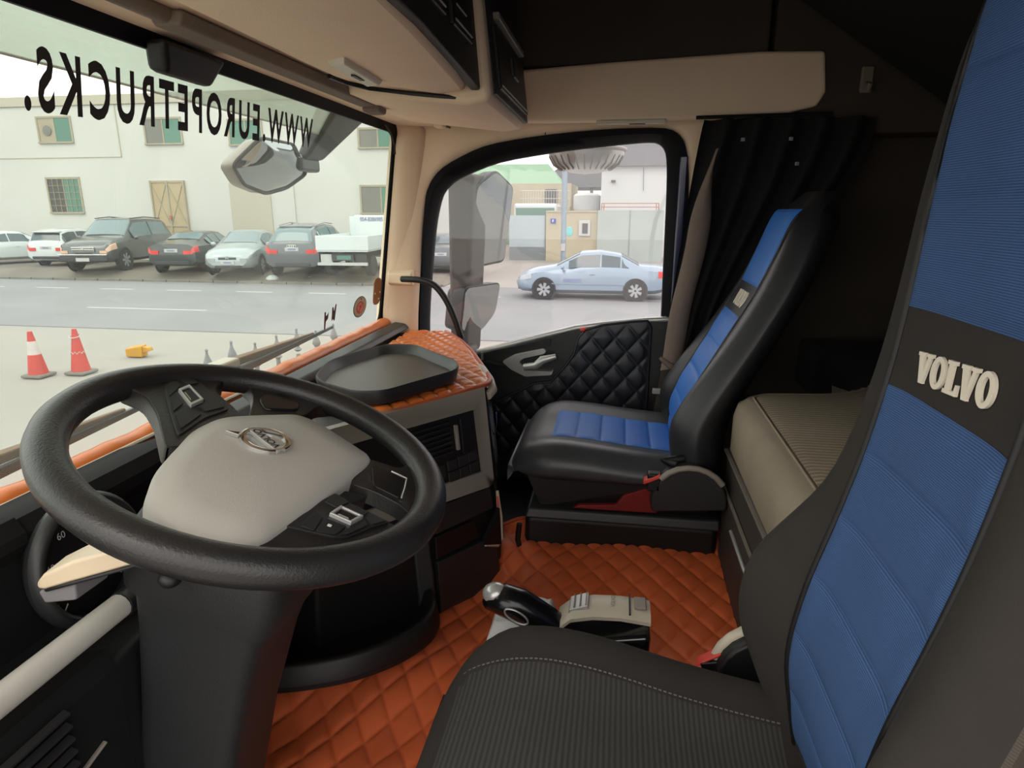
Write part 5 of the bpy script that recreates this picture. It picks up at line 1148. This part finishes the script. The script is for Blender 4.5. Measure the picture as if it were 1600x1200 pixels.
    if spoiler:
        s_ = tab[i1]; MB().hexa([(-.55, s_[0] - .16, s_[3] - .03), (.55, s_[0] - .16, s_[3] - .03), (.57, s_[0] + .12, s_[3] + .0), (-.57, s_[0] + .12, s_[3] + .0)], [(-.55, s_[0] - .18, s_[3] - .005), (.55, s_[0] - .18, s_[3] - .005), (.55, s_[0] + .12, s_[3] + .025), (-.55, s_[0] + .12, s_[3] + .025)]).build('roof_spoiler', paint, body, bevel=.01)
    if rails:
        for s in (-1, 1): MB().tube([(s * tab[i][5] * .95, tab[i][0], tab[i][3] + .03) for i in range(i1, i0 + 1)], .02, 6).build('roof_rail', 'alloy' if rails == 1 else 'bumper_dk', body, smooth=60)
    return root
def put(o, x, y, deg, z=G + .30, sc=1.1):
    o.scale = (sc, sc, sc); o.location = (x, y, z); o.rotation_euler = (0, 0, math.radians(deg)); return o
# tab indices: stations run rear to front, so cowl index > roof front > roof rear > rear glass base
c1 = make_car('white_sedan', 'white sedan cut by the left edge of the windscreen view', SEDAN, 'car_white', (7, 6, 4, 3), 'carglass')
put(c1, 26.6, 28.2, -112, sc=1.0)
c2 = make_car('white_hatchback', 'small white hatchback seen from behind with red lamps', HATCH, 'car_white', (6, 5, 2, 1), 'carglass', wheelr=.29, spoiler=True)
put(c2, 26.9, 25.0, -80, sc=1.06)
c3 = make_car('grey_suv', 'dark grey off-roader with chrome grille facing the road', SUV, 'car_grey', (6, 5, 3, 1), 'carglass_l', front='lamp_amber', wheelr=.39, rails=2, rim='alloy')
put(c3, 25.4, 21.3, 100, sc=1.12)
MB().box((0, 2.40, .80), (.80, .05, .16)).build('chrome_grille', 'chrome', c3, bevel=.02)
for z in (.755, .845): MB().box((0, 2.432, z), (.74, .02, .03)).build('grille_bar', 'bumper_dk', c3)
MB().box((0, 2.44, .80), (.10, .02, .07)).build('grille_badge', 'chrome', c3, bevel=.01)
MB().box((0, 2.42, .48), (1.7, .14, .22)).build('front_bumper', 'bumper_dk', c3, bevel=.05); MB().box((0, 2.47, .615), (1.72, .06, .04)).build('bumper_strip', 'chrome', c3, bevel=.01)
p_ = MB().box((0, 2.50, .45), (.46, .02, .12)).build('front_plate', 'plate', c3)
c4 = make_car('black_coupe_sedan', 'low black green sedan seen from behind with white number plate', COUPE, 'car_black', (7, 6, 4, 3), 'carglass_l')
put(c4, 25.4, 17.5, -80)
c5 = make_car('silver_saloon', 'silver saloon facing the road with three diamond grille badge', SEDAN, 'car_silver', (7, 6, 4, 3), 'carglass_l')
put(c5, 24.9, 15.0, 102)
for k in range(3):
    a = math.radians(90 + 120 * k); d = Vector((math.cos(a), math.sin(a))); e = Vector((-d.y, d.x))
    pts = [(0, 0), tuple(d * .035 + e * .02), tuple(d * .07), tuple(d * .035 - e * .02)]
    MB().prism([(x, 2.285, .60 + z) for x, z in pts], (0, .03, 0)).build('diamond_badge', 'chrome', c5)
c6 = make_car('slate_crossover', 'slate grey crossover with four rings badge seen from behind', CROSS, 'car_slate', (6, 5, 3, 1), 'carglass_l', wheelr=.37, spoiler=True, rails=1)
put(c6, 25.2, 12.3, -82)
for k in range(4): MB().tube([((-.105 + .07 * k) + .045 * math.cos(2 * math.pi * j / 16), -2.40, 1.00 + .045 * math.sin(2 * math.pi * j / 16)) for j in range(16)], .008, 5, closed=True).build('ring_badge', 'chrome', c6, smooth=60)
c7 = make_car('blue_silver_sedan', 'pale blue silver sedan parked side on beyond the road', SEDAN, 'car_blue_silver', (7, 6, 4, 3), 'carglass', wheelr=.32)
put(c7, 20.72, .83, 0, G, 1.0)
MB().box((.5 * 0 - .885, .55, .60), (.012, .55, .10)).build('door_print', 'print_grey', c7); MB().box((-.89, .1, .50), (.02, 2.3, .03)).build('rub_strip', 'car_blue_silver', c7)
c8 = make_car('dark_car_behind_mirror', 'dark parked car with red lamp seen beside the side mirror post', SEDAN, 'car_slate', (7, 6, 4, 3), 'carglass')
put(c8, 26.8, 7.0, -85, G + .30, 1.0)
# white light truck at the windscreen edge
lt_ = thing('white_light_truck', 'white drop side light truck parked beside the slate crossover', 'truck', (0, 0, 0), 'parked vehicles')
MB().hexa([(-.92, -2.6, .92), (.92, -2.6, .92), (.92, 1.0, .92), (-.92, 1.0, .92)], [(-.92, -2.6, 1.02), (.92, -2.6, 1.02), (.92, 1.0, 1.02), (-.92, 1.0, 1.02)]).build('bed_floor', 'car_white', lt_)
MB().box((0, -2.60, 1.22), (1.9, .05, .50)).build('tail_board', 'car_white', lt_, bevel=.015)
for s in (-1, 1): MB().box((s * .93, -.8, 1.22), (.05, 3.6, .50)).build('side_board', 'car_white', lt_, bevel=.015)
MB().box((0, 1.03, 1.55), (1.84, .06, 1.1)).build('head_board', 'car_white', lt_, bevel=.015)
rings = []
for y, zt, w in ((1.15, 2.15, .84), (1.3, 2.2, .88), (2.2, 2.15, .88), (2.7, 1.35, .86), (2.85, .9, .84)): rings.append([(-w, y, .5), (w, y, .5), (w, y, min(1.3, zt - .05)), (w * .92, y, zt - .04), (-w * .92, y, zt - .04), (-w, y, min(1.3, zt - .05))])
cbq = MB().loft(rings).build('cab', 'car_white', lt_, bevel=.05)
MB().box((0, 1.13, 1.82), (.9, .04, .36)).build('cab_rear_window', 'carglass_l', cbq)
for s in (-1, 1):
    MB().box((s * .845, 1.75, 1.62), (.04, .8, .42)).build('cab_side_window', 'carglass', cbq)
MB().box((0, -.6, .72), (.8, 4.0, .22)).build('chassis', 'bumper_dk', lt_)
MB().box((-.62, -2.5, .66), (.42, .03, .34)).build('mud_flap', 'plate', lt_); MB().box((.62, -2.5, .66), (.42, .03, .34)).build('mud_flap', 'bumper_dk', lt_)
MB().box((0, -2.62, .50), (1.8, .10, .10)).build('bumper_bar', 'plate', lt_); MB().box((.05, -2.60, .72), (.5, .04, .14)).build('number_plate', 'green_pane', lt_)
for y in (-1.7, 2.0):
    for s in (-1, 1): MB().lathe([(.0005, -.13), (.34, -.13), (.38, -.09), (.38, .09), (.34, .13), (.0005, .13)], 24, Matrix.Translation((s * .74, y, .38)) @ Matrix.Rotation(math.radians(90), 4, 'Y')).build('wheel', 'tyre', lt_, smooth=40)
vs, fs = text_mesh('054-8286985', .22, .004); w_ = max(p.x for p in vs) / 2
MB().add([Vector(((p.x - w_) * .8, .98, 1.92 + p.y)) for p in vs], fs).build('phone_lettering', 'print_grey', lt_)
put(lt_, 24.9, 10.0, -86, sc=1.02)
